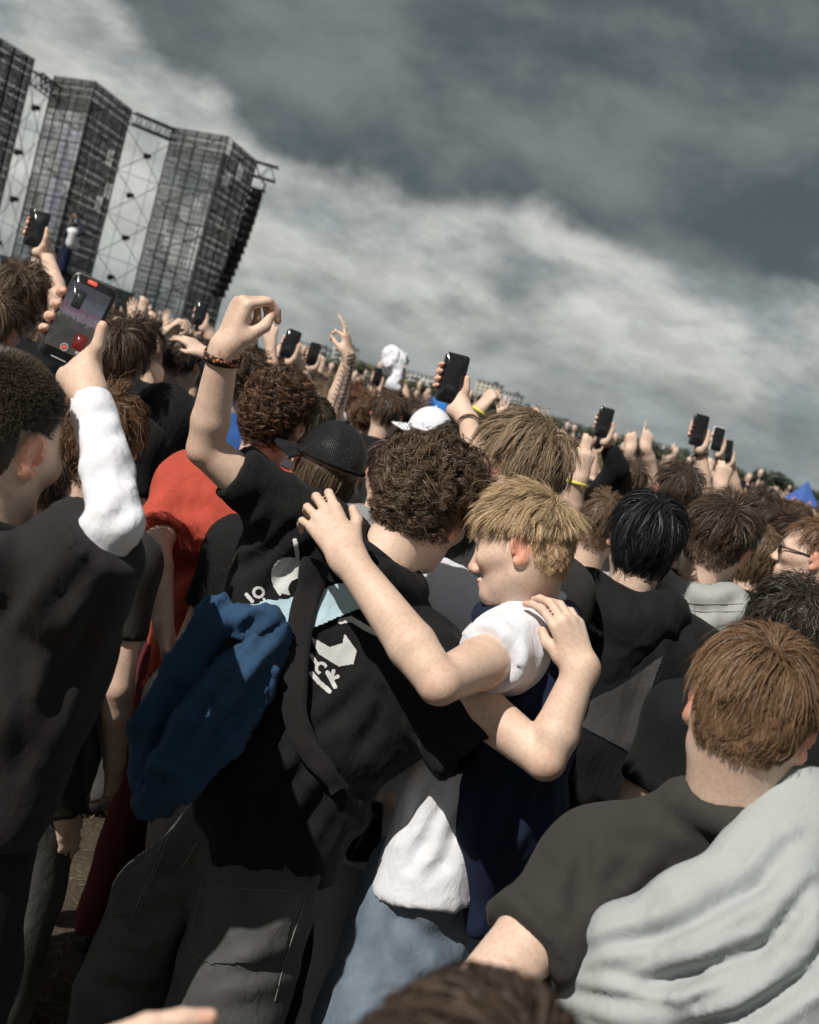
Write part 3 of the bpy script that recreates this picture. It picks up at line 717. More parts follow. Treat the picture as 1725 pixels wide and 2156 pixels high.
def stage_deck():
    c = Q(-160, 600, 35.0); m = MB(); x1 = Q(205, 640, 35)[0]
    t = empty('stage_riser', (x1-7, 37, 0), 'black stage riser under the performer, mostly hidden by the crowd', 'stage'); m.box((0, 0, 1.2), (14, 4, 2.4)); m.build('deck', BLACKBOX, t)
    m = MB()
    for i in range(15): m.tube([(-7+i, -2.02, 0), (-7+i, -2.02, 2.3)], .03, 5)
    m.build('edge_scaffold', STEELG, t)
stage_deck()

# ------------------------------------------------------------------ city edge
PALEW = plain((.50, .50, .48), 'pale_render', .85, mott=.05); CREAMW = plain((.48, .45, .38), 'cream_render', .85, mott=.05); GREYW = plain((.36, .38, .40), 'grey_render', .85, mott=.05); WING = plain((.05, .065, .08), 'window_glass', .15); ROOFG = plain((.16, .16, .17), 'flat_roof', .8)
_rb = random.Random(4)
def building(label, u, D, w, h, mat, dep=14, rows=6, cols=10, balcony=False):
    x = (CR*(u-CX)/FPX+CD+CU*(CY-(820+.2775*(u-CX)))/FPX); k = D/x[1]; base = np.array((x[0]*k, D, 0.0))
    t = empty('apartment_block', base, label, 'building', 'apartment blocks on the horizon'); m = MB(); m.box((0, dep/2, h/2), (w, dep, h)); m.build('wall', mat, t)
    m = MB(); m.box((0, dep/2, h+.35), (w+.6, dep+.6, .7)); m.box((w*.2, dep/2, h+1.6), (w*.18, 4, 2)); m.build('roof', ROOFG, t)
    cw = w/cols; ch = h/rows; wm = None
    for i in range(cols):
        for j in range(rows):
            if wm is None: b = MB(); b.box((0, 0, 0), (cw*.56, .2, ch*.52)); wo = b.build('window', WING, t); wm = wo.data
            else: wo = obj('window', wm, None, t)
            wo.location = (-w/2+(i+.5)*cw, -.08, (j+.52)*ch)
    if balcony:
        bm = None
        for j in range(1, rows):
            for x0 in (-.3, .18):
                if bm is None: b = MB(); b.box((0, 0, 0), (w*.22, 1.2, 1.1)); bo = b.build('balcony', PALEW, t); bm = bo.data
                else: bo = obj('balcony', bm, None, t)
                bo.location = (w*x0, -.6, j*ch+.3)
for a in [('grey apartment block low behind the raised phone left of the tattooed arm', 655, 820, 26, 13, GREYW, 12, 5, 8),
          ('brownish apartment block just left of the tattooed arm', 684, 860, 20, 14, CREAMW, 12, 5, 6),
          ('white slab block right beside the tattooed arm', 716, 760, 15, 17, PALEW, 12, 6, 5),
          ('low pale block behind the white cloth held up', 800, 950, 40, 12, GREYW, 12, 4, 12),
          ('long white terraced block right of the white cloth', 893, 800, 30, 13, PALEW, 12, 5, 10),
          ('grey wing block left of the centre raised phone', 925, 840, 22, 11, GREYW, 12, 4, 8),
          ('tall cream tower block right of the centre raised phone', 1018, 760, 17, 19, CREAMW, 12, 8, 6),
          ('second tall block with reddish roof box beside the cream tower', 1066, 800, 16, 17, GREYW, 12, 7, 6),
          ('stepped white block at the right foot of the tall blocks', 1092, 830, 18, 12, PALEW, 12, 5, 6),
          ('long low white hall beyond the treeline', 1150, 1000, 60, 11, PALEW, 14, 3, 18),
          ('long low grey slab left of the black sleeve phone', 1225, 980, 60, 10, GREYW, 14, 3, 16),
          ('pale block behind the two pointing hands', 1345, 900, 34, 10, CREAMW, 14, 4, 10),
          ('pale block with grey windows left of the paired phones', 1415, 870, 36, 12, PALEW, 14, 4, 12),
          ('low white shed near the blue tent', 1665, 800, 50, 7, PALEW, 14, 2, 12)]:
    building(*a, balcony=_rb.random() < .5)
def tree_mat(c, name):
    m, nt, N, L, b = newmat(name); oi = N.new('ShaderNodeTexCoord'); v = ramp(N, L, noise(N, L, .35, 4, .7, oi.outputs['Object']), [(.3, tuple(x*.55 for x in c)), (.7, tuple(x*1.5 for x in c))])
    L.new(v, b.inputs['Base Color']); b.inputs['Roughness'].default_value = .8; return m
TREES = [tree_mat((.075, .095, .055), 'olive_leaves'), tree_mat((.050, .070, .048), 'dark_leaves'), tree_mat((.105, .115, .060), 'yellow_green_leaves')]  # leaf colours lightened to stand in for distance haze
BARK = plain((.05, .04, .03), 'bark', .9)
def tree_meshes():
    out = []
    for s_ in range(4):
        rng = np.random.default_rng(60+s_); n = 1500; d = rng.normal(size=(n, 3)); d /= np.linalg.norm(d, axis=1)[:, None]
        lob = rng.normal(size=(7, 3))*(1.5, 1.2, .9); k = rng.integers(0, 7, n); c = lob[k]+d*(rng.random((n, 1))**.4)*rng.uniform(1.0, 1.7, (7, 1))[k]; c[:, 2] += 4.2
        a = rng.normal(size=(n, 3)); a /= np.linalg.norm(a, axis=1)[:, None]; b = np.cross(a, d); sz = rng.uniform(.18, .42, (n, 1))
        V = np.stack([c-a*sz-b*sz*.6, c+a*sz-b*sz*.6, c+a*sz*.8+b*sz*.7, c-a*sz*.7+b*sz*.6], 1).reshape(-1, 3); out.append(mesh('crown', V, np.arange(4*n).reshape(-1, 4), False))
    return out
_tm = tree_meshes(); _tc = {}; _trunk = None
def tree(u, D, h, kind, label, i):
    global _trunk
    x = (CR*(u-CX)/FPX+CD+CU*(CY-(820+.2775*(u-CX)))/FPX); k = D/x[1]; t = empty('tree', (x[0]*k, D, 0), label, 'tree', 'trees along the far edge of the field')
    if (i % 4, kind) not in _tc: _tc[(i % 4, kind)] = _tm[i % 4].copy(); _tc[(i % 4, kind)].materials.append(TREES[kind])
    o = obj('crown', _tc[(i % 4, kind)], None, t); s_ = h/6.2; o.scale = (s_*1.3, s_*1.3, s_)
    m = MB(); m.tube([(0, 0, 0), (.1, 0, 2*s_), (0, .1, 4.6*s_)], [.3*s_, .22*s_, .08*s_], 6)
    for a in (0, 2, 4): m.tube([(0.05, 0, 2.2*s_), (math.cos(a)*1.4*s_, math.sin(a)*1.4*s_, 4.2*s_)], [.12*s_, .04*s_], 5)
    m.build('trunk', BARK, t)
_rt = random.Random(9); kinds = ('olive green', 'dark green', 'yellow green')
for i in range(46):
    u = 620+i*24.2+_rt.uniform(-9, 9); kd = _rt.choice((0, 0, 1, 2)); D = _rt.uniform(300, 460); h = _rt.uniform(3.6, 6.2)*(D/380)*(1.6 if 1600 < u < 1630 else 1); kd = 1 if 1590 < u < 1640 else kd
    near = ('under the grey blocks by the tattooed arm' if u < 760 else 'beside the white cloth' if u < 880 else 'behind the centre raised phone' if u < 1000 else 'below the tall cream tower' if u < 1110 else
            'before the long low white hall' if u < 1250 else 'behind the pointing hands' if u < 1400 else 'behind the paired raised phones' if u < 1560 else 'near the blue tent')
    tree(u, D, h, kd, '%s %s%s tree in far treeline %s' % ('low' if h*380/D < 4.6 else 'middling' if h*380/D < 5.5 else 'tall', 'nearer ' if D < 360 else 'farther ' if D > 410 else '', kinds[kd], near), i)
def tent():
    c = Q(1692, 1046, 30.0); b = np.array((c[0], c[1], 0.0)); t = empty('festival_tent', b, 'blue peaked festival tent with orange shapes and red lettering at right edge', 'tent')
    zt = c[2]+.42; ze = c[2]-.42; rw = 1.25; BL = plain((.045, .11, .36), 'blue_canvas', .8, mott=2); OR = plain((.62, .22, .12), 'orange_print', .8); RD = plain((.55, .04, .06), 'red_print', .8); cs = []
    for i in range(6): a = math.radians(60*i+10); cs.append(np.array((rw*math.cos(a), rw*math.sin(a), ze)))
    ap = np.array((0, 0, zt))
    for i in range(6):
        p, q = cs[i], cs[(i+1) % 6]; m = MB(); mid = (p+q)/2
        rows = []
        for s_ in np.linspace(0, 1, 7): rows.append([(p+(q-p)*w_)*(1-s_)+ap*s_+np.array((0, 0, -.25*math.sin(math.pi*s_))) for w_ in np.linspace(0, 1, 5)])
        V = np.array(rows).reshape(-1, 3); m.add(V, [(r*5+c_, r*5+c_+1, (r+1)*5+c_+1, (r+1)*5+c_) for r in range(6) for c_ in range(4)]); m.build('roof_panel', BL, t, True)
        m = MB(); m.quad(p, q, q-np.array((0, 0, .4)), p-np.array((0, 0, .4))); m.build('valance', BL, t)
        m = MB(); m.tube([(p[0], p[1], 0), p], .04, 6); m.build('leg', STEELG, t)
    # print on the two panels that face the lens
    for i in range(6):
        p, q = cs[i], cs[(i+1) % 6]; nn = nrm(np.cross(q-p, ap-p)); 
        if nn[1] > -.1: continue
        f = lambda a, s_: (p+(q-p)*a)*(1-s_)+ap*s_+np.array((0, 0, -.25*math.sin(math.pi*s_)))+nn*.012
        m = MB(); P_ = [(.10, .10), (.42, .18), (.60, .08), (.90, .14), (.82, .30), (.66, .28), (.58, .42), (.50, .52), (.42, .42), (.30, .40), (.2, .28)]
        V = [f(p_[0], p_[1]*.9+.22) for p_ in P_]; cc = np.mean(V, 0); V.append(cc); n_ = len(P_); m.add(V, [], [(k, (k+1) % n_, n_) for k in range(n_)]); m.build('printed_shape', OR, t)
        o = obj('lettering', text_mesh('Red Bull', .24), RD, t)
        X = nrm(q-p); Y = nrm(np.cross(nn, X)); pos = f(.5, .30)+nn*.03; o.matrix_local = Matrix(((X[0], Y[0], nn[0], pos[0]), (X[1], Y[1], nn[1], pos[1]), (X[2], Y[2], nn[2], pos[2]), (0, 0, 0, 1))); o.scale = (.8, .8, .8)
# ------------------------------------------------------------------ one person
class Person:
    def __init__(s, label, base, group=None):
        s.base = np.array((base[0], base[1], 0.0)); s.root = empty('person', s.base, label, 'person', group); s.skin = []; s.cols = []
    def add(s, name, V, F, mat, col=None, uv=None, parent=None, smooth=True):
        o = obj(name, mesh(name, V-s.base, F, smooth, col, uv), mat, parent or s.root); return o
    def addskin(s, vf, col=None):
        s.skin.append(vf); s.cols.append(np.ones((len(vf[0]), 3)) if col is None else col)
    def body(s, mat=None):
        V, F = join(s.skin); return s.add('body', V, F, mat or SKIN, np.concatenate(s.cols))
    def piece(s, name, mb, mat, parent=None, smooth=True):
        V = np.concatenate(mb.V)
        return s.add(name, V, [np.array(mb.F4, np.int32).reshape(-1, 4), np.array(mb.F3, np.int32).reshape(-1, 3)], mat, parent=parent, smooth=smooth)
def px(r, d): return r*d/FPX
def ring(c, a, b, ra, rb, n=28, t0=0, t1=2*math.pi):
    return np.array([c+a*math.cos(t)*ra+b*math.sin(t)*rb for t in np.linspace(t0, t1, n)])
STY = {
 'curly':   dict(n=5600, top=.080, side=.055, back=.055, lift=.62, curl=.0085, wl=.028, messy=1.2, clumps=420, clump=.84, width=.0016, segs=11, grav=.10, hug=.35, fwd=.2, hline=.004),
 'wavy':    dict(n=4200, top=.10, side=.05, back=.06, lift=.45, curl=.004, wl=.045, messy=.9, clumps=230, clump=.55, width=.0015, segs=7, grav=.25, fwd=.25),
 'messy':   dict(n=4400, top=.10, side=.055, back=.065, lift=.34, hug=.4, curl=.0018, wl=.07, messy=1.0, clumps=170, clump=.5, width=.0014, segs=6, grav=.22, fwd=.3),
 'mop':     dict(n=6000, top=.105, side=.05, back=.07, lift=.42, curl=.0018, wl=.07, messy=.8, clumps=200, clump=.45, width=.0013, segs=7, grav=.3, fwd=.3, fade=(-.03, .03)),
 'short':   dict(n=5000, top=.07, side=.028, back=.036, lift=.27, hug=.4, curl=.0012, wl=.05, messy=.7, clumps=240, clump=.35, width=.0013, segs=5, grav=.2, fwd=.35, fade=(-.06, .0)),
 'buzz':    dict(n=9000, top=.006, side=.005, back=.005, lift=.10, minlift=.10, messy=.05, var=.12, fly=0, twist=.12, clumps=900, clump=.0, width=.0010, segs=2, grav=.1, fwd=.4, capcol=.9, tip=1.2),
 'smooth':  dict(n=6500, top=.105, side=.045, back=.06, lift=.26, curl=.0012, wl=.08, messy=.5, clumps=130, clump=.42, width=.0013, segs=7, grav=.3, fwd=.2),
 'long':    dict(n=4200, top=.30, side=.33, back=.34, lift=.12, curl=.002, wl=.12, messy=.35, clumps=140, clump=.6, width=.0018, segs=12, grav=.75, fwd=0., hug=.5, parting=0.0),
}
BROWN = (.075, .047, .030); DBROWN = (.042, .027, .019); LBROWN = (.20, .135, .082); BLOND = (.36, .265, .155); BLACK = (.012, .011, .012); AUBURN = (.115, .055, .026)
def sty(name, **kw):
    d = dict(STY[name]); d.update(kw)
    return d
def phone_frame(u, v, d, tilt, side=1):
    a = math.radians(tilt); Y = nrm(CV(math.sin(a), math.cos(a), .08)); Z = CV(.06, .05, -1); Z = nrm(Z-(Z @ Y)*Y); return dict(c=Q(u, v, d), X=np.cross(Y, Z), Y=Y, Z=Z, side=side)
def text_mesh(body, size, extrude=0.0, align='CENTER'):
    cu = bpy.data.curves.new('t', 'FONT'); cu.body = body; cu.size = size; cu.align_x = align; cu.align_y = 'CENTER'; cu.extrude = extrude; o = bpy.data.objects.new('t', cu); COL.objects.link(o)
    bpy.context.view_layer.update(); me = bpy.data.meshes.new_from_object(o); bpy.data.objects.remove(o); return me
from mathutils.bvhtree import BVHTree
class Surf:
    "looks a pixel up on a surface, so that prints, straps and seams lie on it"
    def __init__(s, V, F): s.t = BVHTree.FromPolygons([tuple(v) for v in V], [tuple(f) for f in F])
    def hit(s, u, v, lift=.003):
        d = nrm(CD+CR*(u-CX)/FPX+CU*(CY-v)/FPX); h = s.t.ray_cast(Vector(CAM), Vector(d))
        if h[0] is None: return None
        n = np.array(h[1]); n = -n if n @ d > 0 else n; return np.array(h[0])+n*lift, n
def in_poly(u, v, P):
    ins = np.zeros(u.shape, bool); j = len(P)-1
    for i in range(len(P)):
        (x0, y0), (x1, y1) = P[i], P[j]; c = ((y0 > v) != (y1 > v)) & (u < (x1-x0)*(v-y0)/((y1-y0) or 1e-9)+x0); ins ^= c; j = i
    return ins
def near_seg(u, v, pts, w):
    m = np.zeros(u.shape, bool)
    for (x0, y0), (x1, y1) in zip(pts[:-1], pts[1:]):
        L2 = (x1-x0)**2+(y1-y0)**2+1e-9; t = np.clip(((u-x0)*(x1-x0)+(v-y0)*(y1-y0))/L2, 0, 1); m |= np.hypot(u-x0-t*(x1-x0), v-y0-t*(y1-y0)) < w
    return m
def decal(P, name, surf, fn, box, mat, step=3.0, lift=.003, parent=None, thick=0.0, smooth_it=0):
    "thin printed or sewn-on piece lying on a garment"
    us = np.arange(box[0], box[2]+step, step); vs_ = np.arange(box[1], box[3]+step, step); U, Vv = np.meshgrid(us, vs_, indexing='ij'); cu, cv = U[:-1, :-1]+step/2, Vv[:-1, :-1]+step/2
    keep = np.argwhere(fn(cu, cv)); idx = {}; V = []; F = []; Ns = []
    def vid(i, j):
        if (i, j) not in idx:
            h = surf.hit(us[i], vs_[j], lift)
            if h is None: idx[(i, j)] = -1
            else: idx[(i, j)] = len(V); V.append(h[0]); Ns.append(h[1])
        return idx[(i, j)]
    for i, j in keep:
        f = (vid(i, j), vid(i, j+1), vid(i+1, j+1), vid(i+1, j))
        if min(f) >= 0 and max(np.linalg.norm(V[f[0]]-V[f[k]]) for k in (1, 2, 3)) < step*.02: F.append(f)
    V = np.array(V); F = np.array(F, np.int32)
    for _ in range(smooth_it):
        acc = V.copy(); cnt = np.ones(len(V))
        for k in range(4): a, b = F[:, k], F[:, (k+1) % 4]; np.add.at(acc, a, V[b]); np.add.at(cnt, a, 1); np.add.at(acc, b, V[a]); np.add.at(cnt, b, 1)
        V = acc/cnt[:, None]
    return P.add(name, V, F, mat, parent=parent)
def strip(P, name, surf, pts, w, mat, lift=.006, n=60, thick=.003):
    "a strap lying on a surface along a pixel path"
    p = np.array(pts, float); s = np.linspace(0, 1, len(p)); t = np.linspace(0, 1, n); c = np.stack([np.interp(t, s, p[:, k]) for k in range(p.shape[1])], 1)
    for _ in range(6): c[1:-1] = (c[:-2]+2*c[1:-1]+c[2:])/4
    tn = np.gradient(c[:, :2], axis=0); tn /= np.linalg.norm(tn, axis=1)[:, None]; nn = np.stack([-tn[:, 1], tn[:, 0]], 1); rows = []
    for i in range(n):
        wi = w if np.isscalar(w) else np.interp(t[i], np.linspace(0, 1, len(w)), w); row = [surf.hit(*(c[i]+nn[i]*k*wi), lift) for k in (-.5, -.25, 0, .25, .5)]
        if any(r is None for r in row): continue
        rows.append([r[0] for r in row])
    V = np.array(rows)
    for _ in range(8): V[1:-1] = (V[:-2]+2*V[1:-1]+V[2:])/4
    m = len(V); Z = np.cross(np.gradient(V[:, 2], axis=0), V[:, 4]-V[:, 0]); Z /= np.linalg.norm(Z, axis=1)[:, None]; Z = np.where((Z @ CD)[:, None] > 0, -Z, Z)
    T = V+Z[:, None]*thick; V2 = np.concatenate([np.concatenate([V, T[:, ::-1]], 1)]).reshape(-1, 3); k = 10
    F = [(i*k+j, i*k+(j+1) % k, (i+1)*k+(j+1) % k, (i+1)*k+j) for i in range(m-1) for j in range(k)]
    return P.add(name, V2, np.array(F), mat)
def seam(P, name, surf, pts, mat, r=.0011, lift=.0012, parent=None):
    out = []
    for a, b in zip(pts[:-1], pts[1:]):
        for t in np.linspace(0, 1, 9)[:-1]:
            h = surf.hit(a[0]+(b[0]-a[0])*t, a[1]+(b[1]-a[1])*t, lift)
            if h is not None: out.append(h[0])
    if len(out) < 3: return
    m = MB(); m.tube(out, r, 4, False); return P.piece(name, m, mat, parent)
def text_on(P, name, surf, body, u, v, ang, size, mat, lift=.003, flip=1):
    me = text_mesh(body, size); a = math.radians(ang); bm = np.array([x.co[:2] for x in me.vertices]); fs = [tuple(p.vertices) for p in me.polygons]; V = []
    for x, y in bm:
        h = surf.hit(u+math.cos(a)*x+math.sin(a)*y*flip, v+math.sin(a)*x-math.cos(a)*y*flip, lift); V.append(h[0] if h is not None else V[-1] if V else Q(u, v, 2))
    V = np.array(V); tri = [t for f in fs for t in ([(f[0], f[i], f[i+1]) for i in range(1, len(f)-1)])]
    return P.add(name, V, np.array(tri, np.int32), mat, smooth=False)
def do_head(P, H, hair, nb, bf, h=.0042, face=True, neck_r=.055, ear_out=1.0, hairmat=None):
    r, f, u = bf; g = S(h*H.s if h < .006 else h)
    add_head(g, H, face, ear_out)
    g.rc(H.w(0, -.036, -.03), nb-u*.01, neck_r*H.s, neck_r*1.06, .03)
    g.rc(H.w(0, .0, -.06), nb+f*.035-u*.03, .048*H.s, .05, .03)
    g.rc(nb+f*.03-u*.04, nb+f*.05-u*.18, .045, .05, .04)
    V, F = g.mesh(); cols = head_cols(H, V)
    if hair:
        L_ = H.loc(V); zl = hairline(L_); m_ = sstep(-.012, .02, L_[:, 2]-zl)*(np.abs(L_[:, 0]) < .080)*(L_[:, 2] < .13); m_ = (m_*.72)[:, None]; cols = cols*(1-m_)+m_*np.minimum(np.array(hair['col'])*2.2+.02, 1)
    P.addskin((V, F), cols)
    if hair:
        hv = make_hair(H, V, F, **hair); P.hair = P.add('hair', hv[0], hv[1], hairmat or HAIR, hv[2], hv[3])
def collar_ring(P, nb, r, f, u, mat, ra=.066, rb=.066, tube=.0075, dy=.010, off=0.0):
    m = MB(); c = nb+u*dy+f*off; a = r; b = nrm(f-u*.25); pts = ring(c, a, b, ra, rb, 30); m.tube(pts, tube, 6, False); P.piece('collar', m, mat)
def do_arm(P, sh, el, wr, hand=None, r=(.047, .039, .039, .0255), h=.0045, k=.007, bare=True):
    sh, el, wr = (np.asarray(x, float) for x in (sh, el, wr)); m = el+(wr-el)*.28
    a = (sh+el)/2
    g = S(h); g.chain([sh, a, el, m, wr], [r[0], r[0]*.96, r[1], r[2], r[3]], k); tips = []
    if isinstance(hand, dict): tips = phone_hand(g, hand['c'], hand['X'], hand['Y'], hand['Z'], wr, hand.get('side', 1))
    elif hand is not None: add_hand(g, wr, *hand[:4], sc=hand[4] if len(hand) > 4 else 1.0, tips=tips)
    vf = g.mesh()
    P.addskin(vf, arm_cols(vf[0], [el], tips)); return tips
def lod_hair(h, d):
    if h is None or d < 2.3: return h
    h = dict(h); k = min(1.0, (2.4/d)**1.25); h['n'] = max(500, int(min(h['n'], 5200)*k)); h['width'] *= min(max(d/2.8, 1), 2.2)*.95; h['segs'] = max(3, h['segs']-(1 if d > 2.9 else 0)-(1 if d > 4 else 0)-(1 if d > 5.5 else 0)); h['clumps'] = min(h['clumps'], h['n']//9); return h
def guy(label, u, v, d, yaw=0, pitch=0, tilt=0, hair=None, top=None, topname='t_shirt', col=None, sc=1.0, byaw=None, lean=(0, 0), arms=None, group=None, skinm=None,
        pants=None, w=.19, b=1.0, hq=False, hood=False, long=False, face=None, ear_out=1.0, seed=0, neck=.165, fold=.007, legs=True, nb_off=(0, 0, 0), stance=.11):
    """a person whose head centre shows at (u, v), d metres off. yaw: 0 looks away, + to the right"""
    c = Q(u, v, d)-np.array((0, 0, .036)); ya = math.radians(yaw); f = np.array((math.sin(ya), math.cos(ya), math.sin(math.radians(pitch)))); ti = math.radians(tilt)
    rr = np.array((math.cos(ya), -math.sin(ya), 0)); up = np.array((0, 0, 1.0))*math.cos(ti)+rr*math.sin(ti)
    H = Head(c, f, up, sc); by = ya if byaw is None else math.radians(byaw)
    bu = nrm((lean[0], lean[1], 1.0)); bf = base_frame(None, (math.sin(by), math.cos(by), 0), bu); r, fw, u_ = bf
    nb = c-nrm(up*.6+bu*.4)*neck*sc-fw*.028+np.asarray(nb_off); hip = nb-u_*.60
    P = Person(label, hip, group); P.H = H; P.nb = nb; P.bf = bf
    do_head(P, H, lod_hair(hair, d), nb, bf, float(np.clip(.0021*d, .0052, .03)), face if face is not None else abs(yaw) > 40, ear_out=ear_out)
    g = S(float(np.clip(.0046*d, .011, .03))); torso(g, nb, r, fw, u_, w, .66, b)
    arms = arms or {}; tt = []
    for q, sd in ((-1, 'L'), (1, 'R')):
        sh = nb+q*r*w-u_*.085; a = arms.get(sd)
        if a is None: el = sh+q*r*.05-u_*.29-fw*.03; wr = el+fw*.10-u_*.22+q*r*.01; hand = (nrm(wr-el), q*r, q, 'relax')
        else:
            el = Q(*a['el']) if len(a['el']) == 3 else None; wr = Q(*a['wr']); hand = phone_frame(*a['phone'], side=a.get('pside', q)) if 'phone' in a else (a.get('y') if a.get('y') is not None else nrm(wr-el), a['z'], q, a.get('pose', 'relax'), a.get('sc', 1.0)); sh = Q(*a['sh']) if 'sh' in a else sh
        lg = a.get('long', long) if a else long
        if lg:
            g.rc(sh, el, .066*b, .060*b, .05); g.rc(el, el+(wr-el)*.86, .060*b, .048*b, .03)
            e = el+(wr-el)*.88; ax = nrm(wr-el); g.cuts = getattr(g, 'cuts', [])+[(e, ax, sh, .05)]
        else: sleeve(g, sh, el, a.get('frac', .62) if a else .62, (.066 if a is None else .062)*b, .060*b)
        tips = do_arm(P, sh, el, wr, hand, h=float(np.clip(.0019*d, .0045, .02)) if a is not None else .012)
    finish_sleeves(g); neckhole(g, H, nb, u_); g.cut(hip-u_*.05, -u_, .34)
    V, F = g.mesh(); V = folds(V, F, fold, 8, (0, 0, 1), .3, seed+3)
    P.body(skinm); P.shirt = P.add(topname, V, F, top)
    if hood:
        g = S(.011); cc = nb+u_*.01-fw*.05
        g.chain([nb+r*.085+fw*.06+u_*.02, nb+r*.10-fw*.04+u_*.012, nb-fw*.10-u_*.03, nb-r*.10-fw*.04+u_*.012, nb-r*.085+fw*.06+u_*.02], [.034, .045, .058, .045, .034], .04)
        g.rc(nb-fw*.10-u_*.05, nb-fw*.115-u_*.16, .085, .04, .06, n=fw, fl=.5); g.rc(nb+r*.08-fw*.07, nb-fw*.11-u_*.15, .045, .03, .05); g.rc(nb-r*.08-fw*.07, nb-fw*.11-u_*.15, .045, .03, .05)
        V, F = g.mesh(); V = folds(V, F, .010, 11, r, .5, seed+8); P.hood = P.add('hood', V, F, top)
    else: collar_ring(P, nb, r, fw, u_, top)
    if legs:
        g = S(.036); trousers(g, hip-u_*.02, r, fw, u_, stance=stance); V, F = g.mesh(); V = folds(V, F, .008, 9, (0, 0, 1), .4, seed+5); P.add('trousers', V, F, pants or DARKJEAN)
        for q in (-1, 1):
            fb = hip+q*r*stance; vf = shoe_mesh(fb, fw); P.add('shoe', vf[0], vf[1], SHOE)
    return P
BLACKC = cloth((.0085, .0088, .0095), 'black_cotton', mottle=.2, sheen=.02, wr=.75); CHAR = cloth((.033, .032, .030), 'charcoal_cotton', mottle=.15)
OLIVE = cloth((.036, .034, .031), 'washed_black_cotton', mottle=.12, weave=700, sheen=.05)
WHITEC = cloth((.74, .75, .80), 'white_cotton', mottle=.03, wr=.6); REDC = cloth((.44, .070, .045), 'red_cotton', mottle=.12, wr=.8)
NAVY = cloth((.010, .017, .045), 'navy_cotton'); BLUE = cloth((.024, .062, .125), 'blue_fleece', weave=500); PALEBLUE = cloth((.50, .68, .76), 'pale_blue_fleece', weave=500)
GREYF = cloth((.375, .40, .40), 'grey_fleece', weave=1600, mottle=.05, wr=.45); BEIGE = cloth((.50, .47, .42), 'cream_canvas'); GREYJ = cloth((.36, .37, .36), 'grey_canvas', mottle=.08)
BLUEC = cloth((.03, .10, .32), 'royal_blue_cotton')
def denim(c, name):
    m = cloth(c, name, mottle=.4, weave=1100, wr=.5, sheen=0); return m
DARKJEAN = denim((.066, .067, .066), 'washed_black_denim'); PALEJEAN = denim((.135, .170, .215), 'pale_blue_denim'); REDP = cloth((.095, .011, .013), 'dark_red_cotton'); GREYP = cloth((.34, .33, .36), 'pale_grey_denim')
SHOE = plain((.02, .02, .022), 'shoe', .6); SOLE = plain((.55, .53, .48), 'shoe_sole', .7)

# ------------------------------------------------------------------ phones
GLASS_OFF = plain((.012, .012, .014), 'dark_phone_glass', .12, spec=.6); PHONE_BLACK = plain((.02, .02, .022), 'black_phone_case', .45); PHONE_WHITE = plain((.75, .75, .74), 'white_phone_case', .4)
def rbox(c, X, Y, Z, sx, sy, sz, rad=.01, n=5):
    "rounded slab: corners rounded in the X-Y plane"
    P2 = []
    for cx_, cy_, a0 in ((1, 1, 0), (-1, 1, 90), (-1, -1, 180), (1, -1, 270)):
        for i in range(n):
            a = math.radians(a0+90*i/(n-1)); P2.append((cx_*(sx/2-rad)+rad*math.cos(a), cy_*(sy/2-rad)+rad*math.sin(a)))
    m = len(P2); V = [c+X*p[0]*s_+Y*p[1]*s_+Z*z for z, s_ in ((-sz/2, .985), (-sz/2+.001, 1), (sz/2-.001, 1), (sz/2, .985)) for p in P2]
    F4 = [(k*m+i, k*m+(i+1) % m, (k+1)*m+(i+1) % m, (k+1)*m+i) for k in range(3) for i in range(m)]
    V += [c-Z*sz/2, c+Z*sz/2]; F3 = [(4*m, (i+1) % m, i) for i in range(m)]+[(4*m+1, 3*m+i, 3*m+(i+1) % m) for i in range(m)]
    return np.array(V), F4, F3
def phone(label, c, Y, Z, case=None, screen=None, group=None, w=.074, l=.152, back=False):
    "Y up along the phone, Z out of its screen"
    c = np.asarray(c, float); Y = nrm(Y); Z = np.asarray(Z, float); Z = nrm(Z-(Z @ Y)*Y); X = np.cross(Y, Z)
    t = empty('phone', c, label, 'phone', group); o = np.zeros(3)
    m = MB(); m.add(*rbox(o, X, Y, Z, w, l, .009, .011)); m.build('case', case or PHONE_BLACK, t, False)
    m = MB(); m.add(*rbox(o+Z*.0052, X, Y, Z, w-.007, l-.007, .0012, .009)); s_ = m.build('screen', screen or GLASS_OFF, t, False)
    m = MB(); m.add(*rbox(o-Z*.0058-X*w*.22+Y*l*.36, X, Y, Z, .028, .032, .003, .007)); m.build('camera_bump', case or PHONE_BLACK, t, False)
    return t, X, Y, Z, s_
